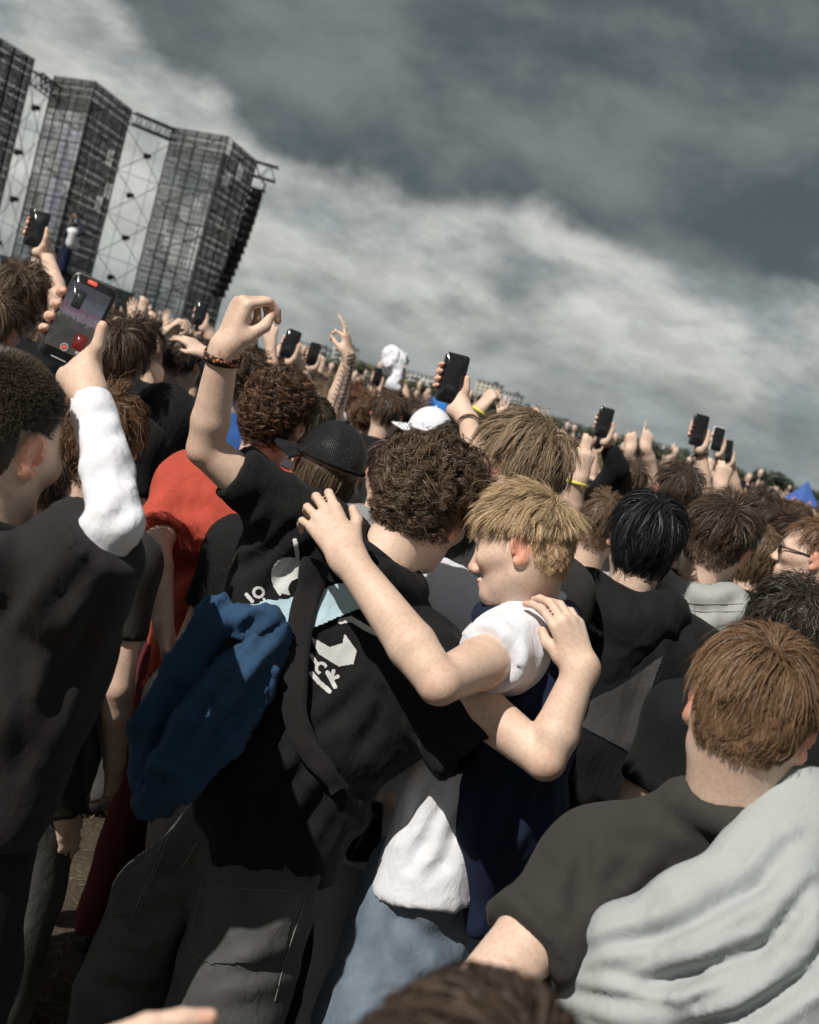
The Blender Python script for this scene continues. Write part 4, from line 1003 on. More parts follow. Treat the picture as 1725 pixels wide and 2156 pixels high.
# ------------------------------------------------------------------ creases pressed into the garments where the photo shows them
def crease(P, part, lines):
    o = [c for c in P.root.children if c.name.split('.')[0] == part][0]; me = o.data; n = len(me.vertices); V = np.empty(n*3, np.float32); me.vertices.foreach_get('co', V); V = V.reshape(-1, 3).astype(float)+P.base
    N = np.array([v.normal[:] for v in me.vertices]); q = V-CAM; z = q @ CD; u = CX+FPX*(q @ CR)/z; v = CY-FPX*(q @ CU)/z; fc = np.clip(-(N*q).sum(1)/np.linalg.norm(q, axis=1)*2.5, 0, 1); D = np.zeros(n); ed = np.empty(len(me.edges)*2, np.int32); me.edges.foreach_get('vertices', ed); ed = ed.reshape(-1, 2); edge = np.linalg.norm(V[ed[:, 0]]-V[ed[:, 1]], axis=1).mean()
    for pts, w, dep in lines:
        best = np.full(n, 1e9); tt = np.zeros(n); m = len(pts)-1
        for i, ((x0, y0), (x1, y1)) in enumerate(zip(pts[:-1], pts[1:])):
            t = np.clip(((u-x0)*(x1-x0)+(v-y0)*(y1-y0))/((x1-x0)**2+(y1-y0)**2), 0, 1); d = np.hypot(u-x0-t*(x1-x0), v-y0-t*(y1-y0)); k = d < best; best[k] = d[k]; tt[k] = (i+t[k])/m
        tap = np.sin(np.pi*np.clip(.12+.76*tt, 0, 1)); e = (best/(np.maximum(w*1.35, 1.75*edge*FPX/z)*(.6+.4*tap)))
        D += dep*tap*(-np.exp(-e**1.6)+.42*np.exp(-((e-2.1)/.9)**2))
    F = np.empty(len(me.loops), np.int32); me.loops.foreach_get('vertex_index', F); F = F.reshape(-1, 4)
    def sm(X):
        acc = X.copy(); c = np.ones(n)
        for k in range(4): a_, b_ = F[:, k], F[:, (k+1) % 4]; np.add.at(acc, a_, X[b_]); np.add.at(c, a_, 1); np.add.at(acc, b_, X[a_]); np.add.at(c, b_, 1)
        return acc/(c[:, None] if X.ndim > 1 else c)
    for _ in range(3): N = sm(N)
    N /= np.linalg.norm(N, axis=1)[:, None]+1e-9; V = V+N*(D*fc*1.15)[:, None]; hot = np.abs(D*fc) > .0006
    for _ in range(1): V = np.where(hot[:, None], sm(V), V)
    me.vertices.foreach_set('co', (V-P.base).astype(np.float32).ravel()); me.update()
tent()
# ------------------------------------------------------------------ the two friends in the middle
def build_A():
    H = Head(Q(897, 1072, 2.36), CV(.42, -.22, .88), CV(.42, .91, .0), 1.0)
    nb = Q(800, 1200, 2.30); bf = (nrm(CV(.76, -.64, 0)), CV(.1, 0, 1), nrm(CV(.5, .86, 0)))
    P = Person('person with curly brown hair in black printed t-shirt, arm raised, hugging the blond boy', Q(520, 1800, 2.3))
    P.H = H
    do_head(P, H, sty('curly', col=(.085, .055, .036), var=.5, tip=1.45, seed=3, fade=(-.07, -.01), n=5200, segs=9), nb, bf, .0045, True, .058)
    # raised left arm
    sh, el, wr = Q(612, 1095, 2.28), Q(432, 945, 2.20), Q(474, 728, 2.12)
    tips = do_arm(P, sh, el, wr, (CV(.34, .90, -.1), CV(-.72, .28, -.62), -1, dict(f=[(60, 56, 36, 3), (70, 70, 40, 0), (78, 76, 42, -3), (82, 78, 42, -6)], t=[(.032, .030, -.020), (.044, .062, -.044), (.030, .092, -.056)]), .98), r=(.045, .0335, .0350, .0255), h=.0042)
    # right arm round the friend
    sh2, el2, wr2 = Q(895, 1400, 2.25), Q(1148, 1600, 2.12), Q(1226, 1402, 2.14)
    tips2 = do_arm(P, sh2, el2, wr2, (CV(-.30, .94, .10), CV(.45, .24, -.86), 1, dict(f=[(24, 34, 20, 6), (28, 36, 22, 1), (32, 38, 22, -4), (36, 40, 24, -9)], t=[(.030, .030, -.016), (.040, .062, -.030), (.036, .088, -.040)]), 1.0), r=(.047, .036, .0415, .0285), h=.0045)
    P.body()
    g = S(.0085); n = CD; q = lambda u, v, d: Q(u, v, d)
    def c(a, b, k=.06, fl=None):
        g.rc(Q(*a[:3]), Q(*b[:3]), px(a[3], a[2]), px(b[3], b[2]), k, n=n if fl else None, fl=fl or 1)
    c((800, 1205, 2.30, 62), (640, 1105, 2.29, 70)); c((785, 1228, 2.31, 58), (872, 1392, 2.29, 74))
    c((680, 1240, 2.34, 138), (700, 1410, 2.36, 182), .08, .6); c((705, 1400, 2.36, 190), (610, 1590, 2.36, 172), .08, .6)
    c((610, 1590, 2.36, 172), (572, 1820, 2.35, 142), .08, .65); c((560, 1170, 2.33, 62), (560, 1400, 2.36, 105), .08)
    c((850, 1420, 2.30, 85), (830, 1510, 2.32, 90), .08); c((820, 1500, 2.32, 85), (790, 1560, 2.32, 62), .06)
    sleeve(g, Q(640, 1110, 2.29), el, .72, .066, .052); sleeve(g, Q(885, 1395, 2.27), Q(1120, 1770, 2.14), .53, .074, .086)
    finish_sleeves(g, carve=True); neckhole(g, H, nb, bf[2], .066); g.cut(Q(560, 1842, 2.33), CV(-.22, -.97, 0), .5)
    V, F = g.mesh()
    V = folds(V, F, .013, 7.5, CV(.75, -.65, 0), .3, 11); V = folds(V, F, .006, 15, CV(-.3, -.95, 0), .35, 12)
    P.add('t_shirt', V, F, BLACKC); P.shirtVF = (V, F)
    m = MB(); pts = ring(nb+bf[2]*.014, bf[0], nrm(bf[1]-bf[2]*.25), .068, .068, 30); m.tube(pts, .0080, 6, False); P.piece('collar', m, BLACKC)
    # jeans
    g = S(.012)
    c2 = lambda a, b, k=.05: g.rc(Q(*a[:3]), Q(*b[:3]), px(a[3], a[2]), px(b[3], b[2]), k)
    c2((455, 1790, 2.42, 92), (335, 1900, 2.42, 92), .03); c2((335, 1900, 2.42, 92), (262, 2100, 2.44, 100), .015); c2((262, 2100, 2.44, 100), (190, 2420, 2.5, 108), .015); c2((590, 1830, 2.38, 108), (530, 1930, 2.32, 118), .03); c2((530, 1930, 2.32, 118), (472, 2150, 2.30, 122), .015); c2((472, 2150, 2.30, 122), (400, 2400, 2.34, 118), .015)
    c2((500, 1760, 2.40, 100), (590, 1780, 2.38, 100), .06)
    e1, e2 = Q(190, 2420, 2.5), Q(400, 2400, 2.34)
    for e, tx in ((e1, (e1[0]-.04, e1[1], .06)), (e2, (e2[0]-.05, e2[1]+.02, .06))): g.rc(e, tx, .10, .11, .05)
    V, F = g.mesh(); V = folds(V, F, .014, 7, CV(.5, .3, 0), .4, 21)
    jn = P.add('jeans', V, F, DARKJEAN); P.jeansVF = (V, F)
    for e in (e1, e2): vf = shoe_mesh(e-np.array((.05, 0, 0)), np.array((.1, 1, 0))/1.005); P.add('shoe', vf[0], vf[1], SHOE)
    return P, (tips, tips2, el, wr, el2, wr2)
A, A_arm = build_A()

def build_B():
    H = Head(Q(1098, 1156, 2.26), CV(-.93, -.06, .36), CV(.06, 1, .03), .86)
    nb = Q(1108, 1292, 2.32); bf = (CV(.3, 0, .95), CV(-.95, 0, .3), CV(.05, 1, 0))
    P = Person('blond person in white t-shirt and navy vest facing left, arm over curly haired friend', Q(880, 1870, 2.45)); P.H = H
    do_head(P, H, sty('mop', col=(.43, .315, .190), var=.45, tip=1.25, seed=8, fwd=.15, top=.078, side=.022, back=.05, grav=.14, lift=.42, fade=(.0, .075), crown=(.0, -.085, .10), messy=.6, width=.00095, n=12000, segs=5, clump=.33, clumps=380), nb, bf, .0044, True, .056)
    sh, el, wr = Q(1085, 1362, 2.25), Q(925, 1438, 2.00), Q(726, 1165, 2.10)
    tips = do_arm(P, sh, el, wr, (CV(-.50, .80, .28), CV(.10, .22, -.97), -1, dict(f=[(24, 42, 26, 8), (28, 46, 28, 2), (32, 48, 30, -4), (36, 48, 30, -11)], t=[(.034, .028, -.012), (.056, .052, -.020), (.062, .080, -.028)]), 1.0), r=(.049, .037, .0425, .0285), h=.0042)
    sh2 = Q(1010, 1330, 2.62); el2, wr2 = Q(960, 1500, 2.75), Q(930, 1620, 2.75); do_arm(P, sh2, el2, wr2, (CV(-.2, -1, 0), CV(-1, 0, 0), 1, 'relax'))
    P.body()
    g = S(.0085); c = lambda a, b, k=.06, fl=None: g.rc(Q(*a[:3]), Q(*b[:3]), px(a[3], a[2]), px(b[3], b[2]), k, n=CD if fl else None, fl=fl or 1)
    c((1108, 1312, 2.32, 60), (1078, 1380, 2.33, 92)); c((1078, 1390, 2.36, 98), (962, 1620, 2.42, 98), .07); c((962, 1620, 2.42, 98), (896, 1880, 2.42, 112), .06)
    c((1105, 1318, 2.26, 52), (1080, 1358, 2.24, 76), .05)
    sleeve(g, Q(1098, 1350, 2.26), el, .42, .070, .062); finish_sleeves(g); neckhole(g, H, nb, bf[2], .064); g.cut(Q(890, 1868, 2.46), CV(-.05, -1, 0), .4)
    V, F = g.mesh(); V = folds(V, F, .010, 8, CV(-.35, -.9, 0), .3, 31); P.add('t_shirt', V, F, WHITEC)
    m = MB(); pts = ring(nb+bf[2]*.02, bf[0], nrm(bf[1]-bf[2]*.2), .066, .068, 30); m.tube(pts, .012, 6, False); P.piece('collar', m, WHITEC)
    # navy vest, open at the front, hanging from the shoulders
    g = S(.0085)
    c((1085, 1312, 2.22, 30), (1140, 1330, 2.25, 58), .04); c((1112, 1318, 2.28, 62), (1140, 1400, 2.28, 84)); c((1135, 1345, 2.32, 84), (1095, 1520, 2.32, 112), .06); c((1095, 1520, 2.32, 112), (1078, 1700, 2.36, 102), .06); c((1020, 1320, 2.30, 26), (1095, 1300, 2.28, 34), .04)
    c((1080, 1700, 2.38, 98), (1055, 1800, 2.38, 70), .06); c((1020, 1660, 2.32, 45), (1000, 1760, 2.33, 30), .05)
    c((1010, 1800, 2.36, 36), (1010, 1950, 2.38, 24), .05)
    g.rc(Q(1010, 1398, 2.05), Q(1052, 1378, 2.25), .080, .082, .012, op='-')      # armhole
    neckhole(g, H, nb, bf[2], .078)
    V, F = g.mesh(); V = folds(V, F, .012, 8, CV(-.1, -1, 0), .25, 41); P.add('vest', V, F, NAVY)
    g = S(.012); c2 = lambda a, b, k=.05: g.rc(Q(*a[:3]), Q(*b[:3]), px(a[3], a[2]), px(b[3], b[2]), k)
    c2((880, 1850, 2.46, 112), (800, 2150, 2.44, 118)); c2((800, 2150, 2.44, 118), (720, 2480, 2.5, 105)); c2((950, 1860, 2.5, 95), (930, 2150, 2.5, 100)); c2((930, 2150, 2.5, 100), (850, 2480, 2.55, 95))
    e = [Q(720, 2480, 2.5), Q(850, 2480, 2.55)]
    for k_ in e: g.rc(k_, (k_[0]-.02, k_[1], .06), .095, .10, .04)
    V, F = g.mesh(); V = folds(V, F, .016, 7, CV(.6, .5, 0), .4, 51); P.add('jeans', V, F, PALEJEAN)
    for k_ in e: vf = shoe_mesh(k_+np.array((-.03, 0, 0)), np.array((-1., .1, 0))/1.005); P.add('shoe', vf[0], vf[1], SHOE)
    return P, tips
B, B_tips = build_B()
crease(A, 't_shirt', [([(645, 1085), (570, 1155), (505, 1200)], 9, .014), ([(705, 1120), (620, 1180), (560, 1250)], 8, .010), ([(590, 1090), (545, 1130), (500, 1145)], 7, .010), ([(560, 1040), (520, 1070), (490, 1100)], 6, .008), ([(770, 1440), (720, 1500), (650, 1550)], 12, .012), ([(890, 1470), (950, 1520), (1010, 1570)], 10, .012), ([(880, 1540), (950, 1590), (990, 1610)], 8, .010),
    ([(560, 1500), (510, 1560), (470, 1640)], 10, .012), ([(660, 1590), (600, 1660), (540, 1740)], 12, .014), ([(810, 1460), (790, 1530), (740, 1600)], 9, .012), ([(700, 1640), (640, 1740), (600, 1820)], 10, .012), ([(520, 1660), (500, 1740), (480, 1810)], 10, .010), ([(480, 1640), (560, 1700), (640, 1730)], 12, .008)])
crease(A, 'jeans', [([(430, 1870), (395, 1990), (370, 2120)], 8, .012), ([(290, 1960), (330, 1930), (390, 1905)], 9, .014), ([(470, 2065), (550, 2050), (630, 2020)], 12, .016), ([(240, 2000), (290, 2030), (350, 2040)], 9, .014), ([(450, 1905), (510, 1915), (570, 1900)], 8, .008), ([(480, 2120), (540, 2110), (600, 2080)], 9, .012), ([(200, 2080), (260, 2090), (320, 2080)], 9, .012)])
def reread(P, part):
    o = [c for c in P.root.children if c.name.split('.')[0] == part][0]; return np.array([v.co[:] for v in o.data.vertices])+P.base, np.array([p.vertices[:] for p in o.data.polygons])
A.shirtVF = reread(A, 't_shirt'); A.jeansVF = reread(A, 'jeans')
# ------------------------------------------------------------------ print, strap, tied sweater and seams on the curly haired friend
PRINT = plain((.62, .63, .62), 'white_print', .8); STITCH = plain((.20, .195, .18), 'pale_stitch', .8); STRAPM = cloth((.016, .016, .017), 'black_webbing', weave=1500, wr=.1, sheen=.05)
_sf = Surf(*A.shirtVF); _cs = []
C_ = lambda u, v, cu, cv, r, q=1.0: np.hypot((u-cu), (v-cv)*q) < r
decal(A, 'shirt_print', _sf, lambda u, v: C_(u, v, 609, 1212, 38, .95) & ~C_(u, v, 630, 1240, 22), (570, 1170, 650, 1255), PRINT, 1.5, .0014)
decal(A, 'shirt_print', _sf, lambda u, v: near_seg(u, v, [(622, 1138), (629, 1188), (643, 1216)], 4.5), (612, 1130, 652, 1222), PRINT, 1.3, .0014)
decal(A, 'shirt_print', _sf, lambda u, v: (C_(u, v, 545, 1247, 13) & ~C_(u, v, 545, 1247, 7)) | near_seg(u, v, [(520, 1252), (532, 1266)], 4) | near_seg(u, v, [(579, 1232), (590, 1250)], 3.5) | near_seg(u, v, [(556, 1262), (562, 1268)], 3), (512, 1228, 600, 1275), PRINT, 1.3, .0014)
decal(A, 'shirt_print', _sf, lambda u, v: in_poly(u, v, [(652, 1338), (672, 1377), (714, 1403), (745, 1398), (752, 1370), (726, 1334), (722, 1354), (695, 1362), (666, 1346)]), (645, 1325, 760, 1410), PRINT, 1.5, .0014)
decal(A, 'shirt_print', _sf, lambda u, v: near_seg(u, v, [(718, 1308), (740, 1303), (771, 1322), (796, 1334)], 6), (708, 1295, 806, 1345), PRINT, 1.4, .0014)
decal(A, 'shirt_print', _sf, lambda u, v: near_seg(u, v, [(656, 1418), (672, 1436), (694, 1455)], 5) | near_seg(u, v, [(690, 1416), (706, 1446)], 4.5) | near_seg(u, v, [(712, 1424), (697, 1430), (703, 1412)], 4) | (C_(u, v, 677, 1407, 14) & ~C_(u, v, 677, 1407, 7.5) & (u+v < 2092)) | near_seg(u, v, [(656, 1380), (668, 1398)], 4), (648, 1372, 722, 1465), PRINT, 1.3, .0014)
decal(A, 'sweater_lining', _sf, lambda u, v: in_poly(u, v, [(508, 1276), (560, 1264), (640, 1250), (700, 1228), (752, 1218), (800, 1262), (765, 1282), (700, 1308), (640, 1338), (598, 1366), (560, 1330)]), (500, 1205, 805, 1372), PALEBLUE, 4.0, .012, smooth_it=2)
strip(A, 'bag_strap', _sf, [(672, 1172), (658, 1232), (636, 1320), (618, 1420), (620, 1500), (648, 1570), (688, 1620), (714, 1655)], [58, 58, 56, 52, 46, 44, 44], STRAPM, .016)
def tied_sweater():
    g = S(.0075)
    for ch in ([(565, 1300, 2.215, 30), (450, 1320, 2.20, 38), (398, 1420, 2.20, 40), (325, 1530, 2.21, 40), (303, 1630, 2.22, 34), (298, 1690, 2.22, 22)], [(585, 1345, 2.21, 26), (500, 1420, 2.18, 44), (430, 1530, 2.17, 50), (370, 1620, 2.18, 46), (312, 1700, 2.20, 24)],
               [(592, 1358, 2.215, 16), (545, 1450, 2.19, 30), (475, 1550, 2.17, 36), (395, 1645, 2.18, 28), (330, 1700, 2.2, 18)], [(520, 1290, 2.20, 15), (440, 1268, 2.21, 16), (418, 1284, 2.22, 14), (445, 1302, 2.21, 16), (530, 1310, 2.20, 20)]):
        for a, b in zip(ch[:-1], ch[1:]): g.rc(Q(*a[:3]), Q(*b[:3]), px(a[3], a[2]), px(b[3], b[2]), .010)
    V, F = g.mesh(); V = folds(V, F, .018, 19, CV(-.5, -.85, 0), .14, 77); V = folds(V, F, .010, 9, CV(.8, -.5, 0), .3, 78); A.add('tied_sweater', V, F, BLUE)
tied_sweater()
_sj = Surf(*A.jeansVF)
for ln_ in ([(350, 1768), (322, 1840), (282, 1928)], [(282, 1928), (232, 1923)], [(415, 1775), (382, 1833)], [(430, 1848), (412, 1930), (395, 1998)], [(435, 1852), (480, 1866), (525, 1874), (625, 1878)], [(395, 1998), (440, 2028)], [(300, 1760), (345, 1790)], [(640, 1900), (600, 2020), (575, 2120)]):
    seam(A, 'seam', _sj, ln_, STITCH)
decal(A, 'pocket', _sj, lambda u, v: in_poly(u, v, [(300, 1775), (350, 1772), (284, 1930), (236, 1926)]), (230, 1765, 355, 1935), DARKJEAN, 3, .004, smooth_it=1)
decal(A, 'pocket', _sj, lambda u, v: in_poly(u, v, [(436, 1852), (525, 1876), (622, 1880), (596, 2020), (444, 2030), (397, 1998)]), (392, 1848, 628, 2034), DARKJEAN, 3, .004, smooth_it=1)
for dx in (0, 7): seam(A, 'seam', _sj, [(350+dx, 1768), (322+dx, 1840), (282+dx, 1928)], STITCH, .0008, .006)
crease(A, 'tied_sweater', [([(575, 1330), (500, 1400), (420, 1500), (360, 1600), (318, 1685)], 8, .016), ([(560, 1300), (470, 1345), (420, 1425), (350, 1525), (325, 1610)], 8, .016), ([(590, 1378), (530, 1480), (450, 1570), (380, 1655)], 7, .013), ([(440, 1325), (400, 1420), (338, 1505)], 7, .012), ([(298, 1622), (330, 1650), (372, 1655)], 6, .012), ([(520, 1330), (470, 1400), (400, 1500)], 6, .010), ([(560, 1400), (500, 1500), (430, 1580)], 5, .008)])
# ------------------------------------------------------------------ boy lower right with the grey sweater over his shoulder
def build_C():
    H = Head(Q(1580, 1512, 1.80), CV(.30, -.28, .90), CV(.36, .93, .10), 1.04)
    nb = Q(1530, 1706, 1.82); bf = (CV(.955, -.25, 0), CV(.1, 0, 1), CV(.26, .96, 0))
    P = Person('person with shiny brown hair in charcoal t-shirt, grey sweater slung over shoulder', Q(1400, 2150, 1.9)); P.H = H
    do_head(P, H, sty('smooth', col=(.145, .085, .046), var=.55, tip=1.5, seed=21, n=14000, segs=5, top=.085, crown=(.012, -.085, .098), messy=.8, width=.0010, clumps=360, lift=.32, fade=(-.085, .01), back=.034, side=.028, clump=.34, hug=.4), nb, bf, .0046, False, .060)
    sh, el, wr = Q(1240, 1840, 1.80), Q(985, 2125, 1.66), Q(930, 2500, 1.62)
    do_arm(P, sh, el, wr, (CV(-.1, -1, 0), CV(-1, 0, 0), -1, 'relax'), r=(.054, .044, .042, .028), h=.006); P.body()
    g = S(.009); c = lambda a, b, k=.06, fl=None: g.rc(Q(*a[:3]), Q(*b[:3]), px(a[3], a[2]), px(b[3], b[2]), k, n=CD if fl else None, fl=fl or 1)
    c((1520, 1725, 1.84, 78), (1260, 1815, 1.84, 108)); c((1560, 1730, 1.84, 78), (1790, 1900, 1.84, 112)); c((1490, 1890, 1.94, 230), (1480, 2200, 1.95, 270), .08, .55); c((1480, 2200, 1.95, 270), (1400, 2560, 2.0, 250), .08, .55)
    c((1270, 1850, 1.84, 100), (1290, 2050, 1.88, 95), .07); c((1455, 1752, 1.83, 66), (1625, 1775, 1.83, 66), .05)
    sleeve(g, Q(1262, 1835, 1.83), Q(985, 2110, 1.66), .60, .076, .074); finish_sleeves(g); neckhole(g, H, nb, bf[2], .070); g.cut(Q(1400, 2520, 2.0), (0, 0, -1), .5)
    V, F = g.mesh(); V = folds(V, F, .009, 8, CV(-.25, -.95, 0), .25, 61); V = folds(V, F, .004, 16, CV(.7, .5, 0), .3, 62); P.add('t_shirt', V, F, OLIVE)
    g = S(.0075)
    R_ = [[(1668, 1668, 1.76, 44), (1590, 1790, 1.71, 42), (1440, 1900, 1.68, 44), (1300, 1962, 1.70, 34), (1215, 1998, 1.76, 26)],
          [(1712, 1745, 1.74, 48), (1630, 1890, 1.67, 46), (1470, 1990, 1.65, 46), (1320, 2040, 1.68, 38), (1212, 2062, 1.75, 28)],
          [(1755, 1830, 1.74, 48), (1680, 1980, 1.65, 48), (1520, 2082, 1.63, 50), (1350, 2120, 1.66, 42), (1212, 2128, 1.74, 30)],
          [(1790, 1920, 1.74, 50), (1730, 2070, 1.64, 50), (1600, 2180, 1.62, 52), (1400, 2230, 1.65, 50), (1215, 2235, 1.72, 40)],
          [(1830, 2010, 1.74, 60), (1790, 2190, 1.66, 60), (1650, 2320, 1.64, 60), (1400, 2340, 1.66, 60)],
          [(1740, 1700, 1.78, 60), (1830, 1850, 1.78, 80), (1860, 2100, 1.76, 90)]]
    for ch in R_:
        for a, b in zip(ch[:-1], ch[1:]): g.rc(Q(*a[:3]), Q(*b[:3]), px(a[3], a[2])*1.25, px(b[3], b[2])*1.25, .05)
    for a, b in (((1560, 1960, 1.74, 120), (1400, 2080, 1.76, 100)), ((1640, 2080, 1.74, 150), (1450, 2220, 1.74, 120))): g.rc(Q(*a[:3]), Q(*b[:3]), px(a[3], a[2]), px(b[3], b[2]), .03, n=CD, fl=.4)
    V, F = g.mesh(); V = folds(V, F, .006, 7, CV(.75, .45, 0), .16, 71); P.add('sweater', V, F, GREYF)
    g = S(.018); hip = Q(1420, 2400, 1.98); trousers(g, hip, *bf[:2], np.array((0, 0, 1.))); V, F = g.mesh(); P.add('trousers', V, F, DARKJEAN)
    for q in (-1, 1): vf = shoe_mesh(hip+q*np.array((.11, 0, 0)), np.array((0., 1, 0))); P.add('shoe', vf[0], vf[1], SHOE)
    return P
C = build_C()

# ------------------------------------------------------------------ boy lower left, filming
def screen_mat():
    m, nt, N, L, b = newmat('phone_video_screen'); uv = N.new('ShaderNodeTexCoord').outputs['Object']
    return m
def build_D():
    H = Head(Q(-8, 930, 1.78), CV(.36, -.12, .92), CV(.30, .95, .05), 1.04)
    nb = Q(-30, 1140, 1.78); bf = (CV(.955, -.28, .05), CV(-.05, 0, 1), CV(.27, .96, 0))
    P = Person('person with dark buzz cut at left edge, white sleeve raised to film', Q(-120, 1800, 1.8)); P.H = H
    do_head(P, H, sty('buzz', col=(.048, .034, .024), seed=31, n=20000, fade=(-.075, -.02), hline=-.004), nb, bf, .0045, False, .060, 1.25)
    sh, el, wr = Q(140, 1215, 1.78), Q(244, 1100, 1.74), Q(182, 822, 1.92)
    pY = nrm(CV(.42, .90, .06)); pZ = CV(.10, .05, -1); pZ = nrm(pZ-(pZ @ pY)*pY)
    tips = do_arm(P, sh, el, wr, dict(c=Q(164, 677, 1.93), X=np.cross(pY, pZ), Y=pY, Z=pZ), r=(.038, .023, .024, .025), h=.0042)
    P.body()
    g = S(.008); c = lambda a, b, k=.04: g.rc(Q(*a[:3]), Q(*b[:3]), px(a[3], a[2]), px(b[3], b[2]), k)
    c((150, 1210, 1.77, 70), (244, 1100, 1.74, 56), .01); c((244, 1100, 1.74, 56), (226, 990, 1.80, 52), .01); c((226, 990, 1.80, 52), (200, 880, 1.88, 46), .01); c((200, 880, 1.88, 46), (188, 820, 1.92, 43), .01)
    ax = nrm(Q(180, 820, 1.93)-Q(196, 876, 1.89)); e = Q(188, 850, 1.905); g.cut(e, ax, .12); g.rc(e-ax*.02, e+ax*.03, .024, px(32, 1.9), .006, op='-')
    V, F = g.mesh(); V = folds(V, F, .004, 12, CV(.85, -.45, 0), .25, 81); P.add('long_sleeve', V, F, WHITEC)
    g = S(.010); c = lambda a, b, k=.06, fl=None: g.rc(Q(*a[:3]), Q(*b[:3]), px(a[3], a[2]), px(b[3], b[2]), k, n=CD if fl else None, fl=fl or 1)
    c((0, 1160, 1.79, 80), (150, 1205, 1.79, 98)); c((-20, 1160, 1.79, 80), (-230, 1200, 1.79, 100)); c((0, 1350, 1.88, 232), (-90, 1600, 1.9, 205), .08, .55); c((-90, 1600, 1.9, 205), (-125, 1760, 1.92, 190), .06, .6); c((130, 1250, 1.82, 105), (50, 1450, 1.86, 110), .07)
    sleeve(g, Q(140, 1212, 1.78), Q(248, 1090, 1.74), .72, .080, .074); finish_sleeves(g); neckhole(g, H, nb, bf[2], .070); g.cut(Q(-70, 1770, 1.9), CV(-.2, -1, 0), .42)
    V, F = g.mesh(); V = folds(V, F, .011, 7, CV(-.2, -.95, 0), .3, 91); P.add('t_shirt', V, F, cloth((.020, .019, .020), 'faded_black_cotton', mottle=.15, sheen=.04))
    m = MB(); m.tube(ring(nb+bf[2]*.016, bf[0], nrm(bf[1]-bf[2]*.25), .073, .073, 30), .0095, 6, False); P.piece('collar', m, BLACKC)
    g = S(.014); c((-50, 1740, 1.95, 125), (-90, 2040, 2.0, 115), .05); c((-90, 2040, 2.0, 115), (-150, 2500, 2.1, 100), .05); c((-150, 1740, 1.95, 130), (-200, 2100, 2.0, 110), .05); e = Q(-150, 2500, 2.1); c((-200, 2100, 2.0, 110), (-280, 2500, 2.1, 100), .05); e2 = Q(-280, 2500, 2.1)
    for k_ in (e, e2): g.rc(k_, (k_[0]-.02, k_[1], .06), .08, .09, .04)
    V, F = g.mesh(); V = folds(V, F, .012, 7, CV(.3, .9, 0), .4, 95); P.add('trousers', V, F, cloth((.010, .012, .016), 'dark_trousers', sheen=.03))
    for k_ in (e, e2): vf = shoe_mesh(k_-np.array((.02, 0, 0)), np.array((0., 1, 0))); P.add('shoe', vf[0], vf[1], SHOE)
    # his phone, recording
    pc = Q(164, 677, 1.93); t, X, Y, Z, scr = phone('large black phone recording video of the crowd, held by white sleeve', pc, CV(.42, .90, .06), CV(.10, .05, -1), l=.150, w=.076)
    def flat(name, a, b, w_, l_, mat, lift, par, rad=.002):
        m = MB(); m.add(*rbox(X*a+Y*b+Z*(.0062+lift), X, Y, Z, w_, l_, .0004, rad)); m.build(name, mat, par, False)
    em = lambda c, n, s=.5: plain(tuple(x*.3 for x in c), n, .25, emit=c, es=s)
    m_, nt, N, L, b_ = newmat('video_picture'); tc = N.new('ShaderNodeTexCoord'); mp = N.new('ShaderNodeVectorMath'); mp.operation = 'DOT_PRODUCT'; L.new(tc.outputs['Object'], mp.inputs[0]); mp.inputs[1].default_value = tuple(Y)
    h_ = nd(N, 'ShaderNodeMapRange'); L.new(mp.outputs['Value'], h_.inputs[0]); h_.inputs[1].default_value = -.062; h_.inputs[2].default_value = .062
    ad = N.new('ShaderNodeMath'); ad.operation = 'MULTIPLY_ADD'; L.new(noise(N, L, 130, 5, .6, tc.outputs['Object']), ad.inputs[0]); ad.inputs[1].default_value = .34; L.new(h_.outputs[0], ad.inputs[2])
    c_ = ramp(N, L, ad.outputs[0], [(.0, (.10, .05, .04)), (.25, (.09, .075, .065)), (.50, (.05, .05, .05)), (.66, (.07, .065, .06)), (.70, (.22, .19, .22)), (.80, (.16, .09, .13)), (.90, (.10, .12, .15)), (1.0, (.06, .06, .075))])
    L.new(c_, b_.inputs['Emission Color']); b_.inputs['Emission Strength'].default_value = .75; b_.inputs['Base Color'].default_value = (.01, .01, .01, 1); b_.inputs['Roughness'].default_value = .12
    flat('video_picture', 0, 0.002, .0665, .112, m_, .0003, scr)
    flat('screen_bar', -.004, .066, .016, .0065, em((.75, .12, .08), 'recording_red', .9), .0005, scr); flat('red_shirt_image', .019, -.030, .022, .026, em((.22, .025, .022), 'video_red', .35), .0006, scr, .006)
    flat('tower_image', -.012, .032, .016, .030, em((.03, .03, .03), 'video_dark', .5), .0006, scr)
    rg = MB(); pts = [X*math.cos(a)*.0058+Y*(-.047+math.sin(a)*.0058)+Z*.0071 for a in np.linspace(0, 2*math.pi, 20)]; rg.tube(pts, .0004, 4, False); rg.build('record_ring', em((.7, .7, .7), 'ring_white', .8), scr)
    flat('record_button', 0, -.047, .0062, .0062, em((.85, .10, .08), 'button_red', .8), .0007, scr, .0018); flat('home_line', 0, -.068, .026, .0012, em((.6, .6, .6), 'line_white', .7), .0006, scr, .0005); flat('zoom_button', .022, -.047, .006, .006, em((.35, .35, .37), 'button_grey', .6), .0006, scr, .0028)
    return P
D = build_D()

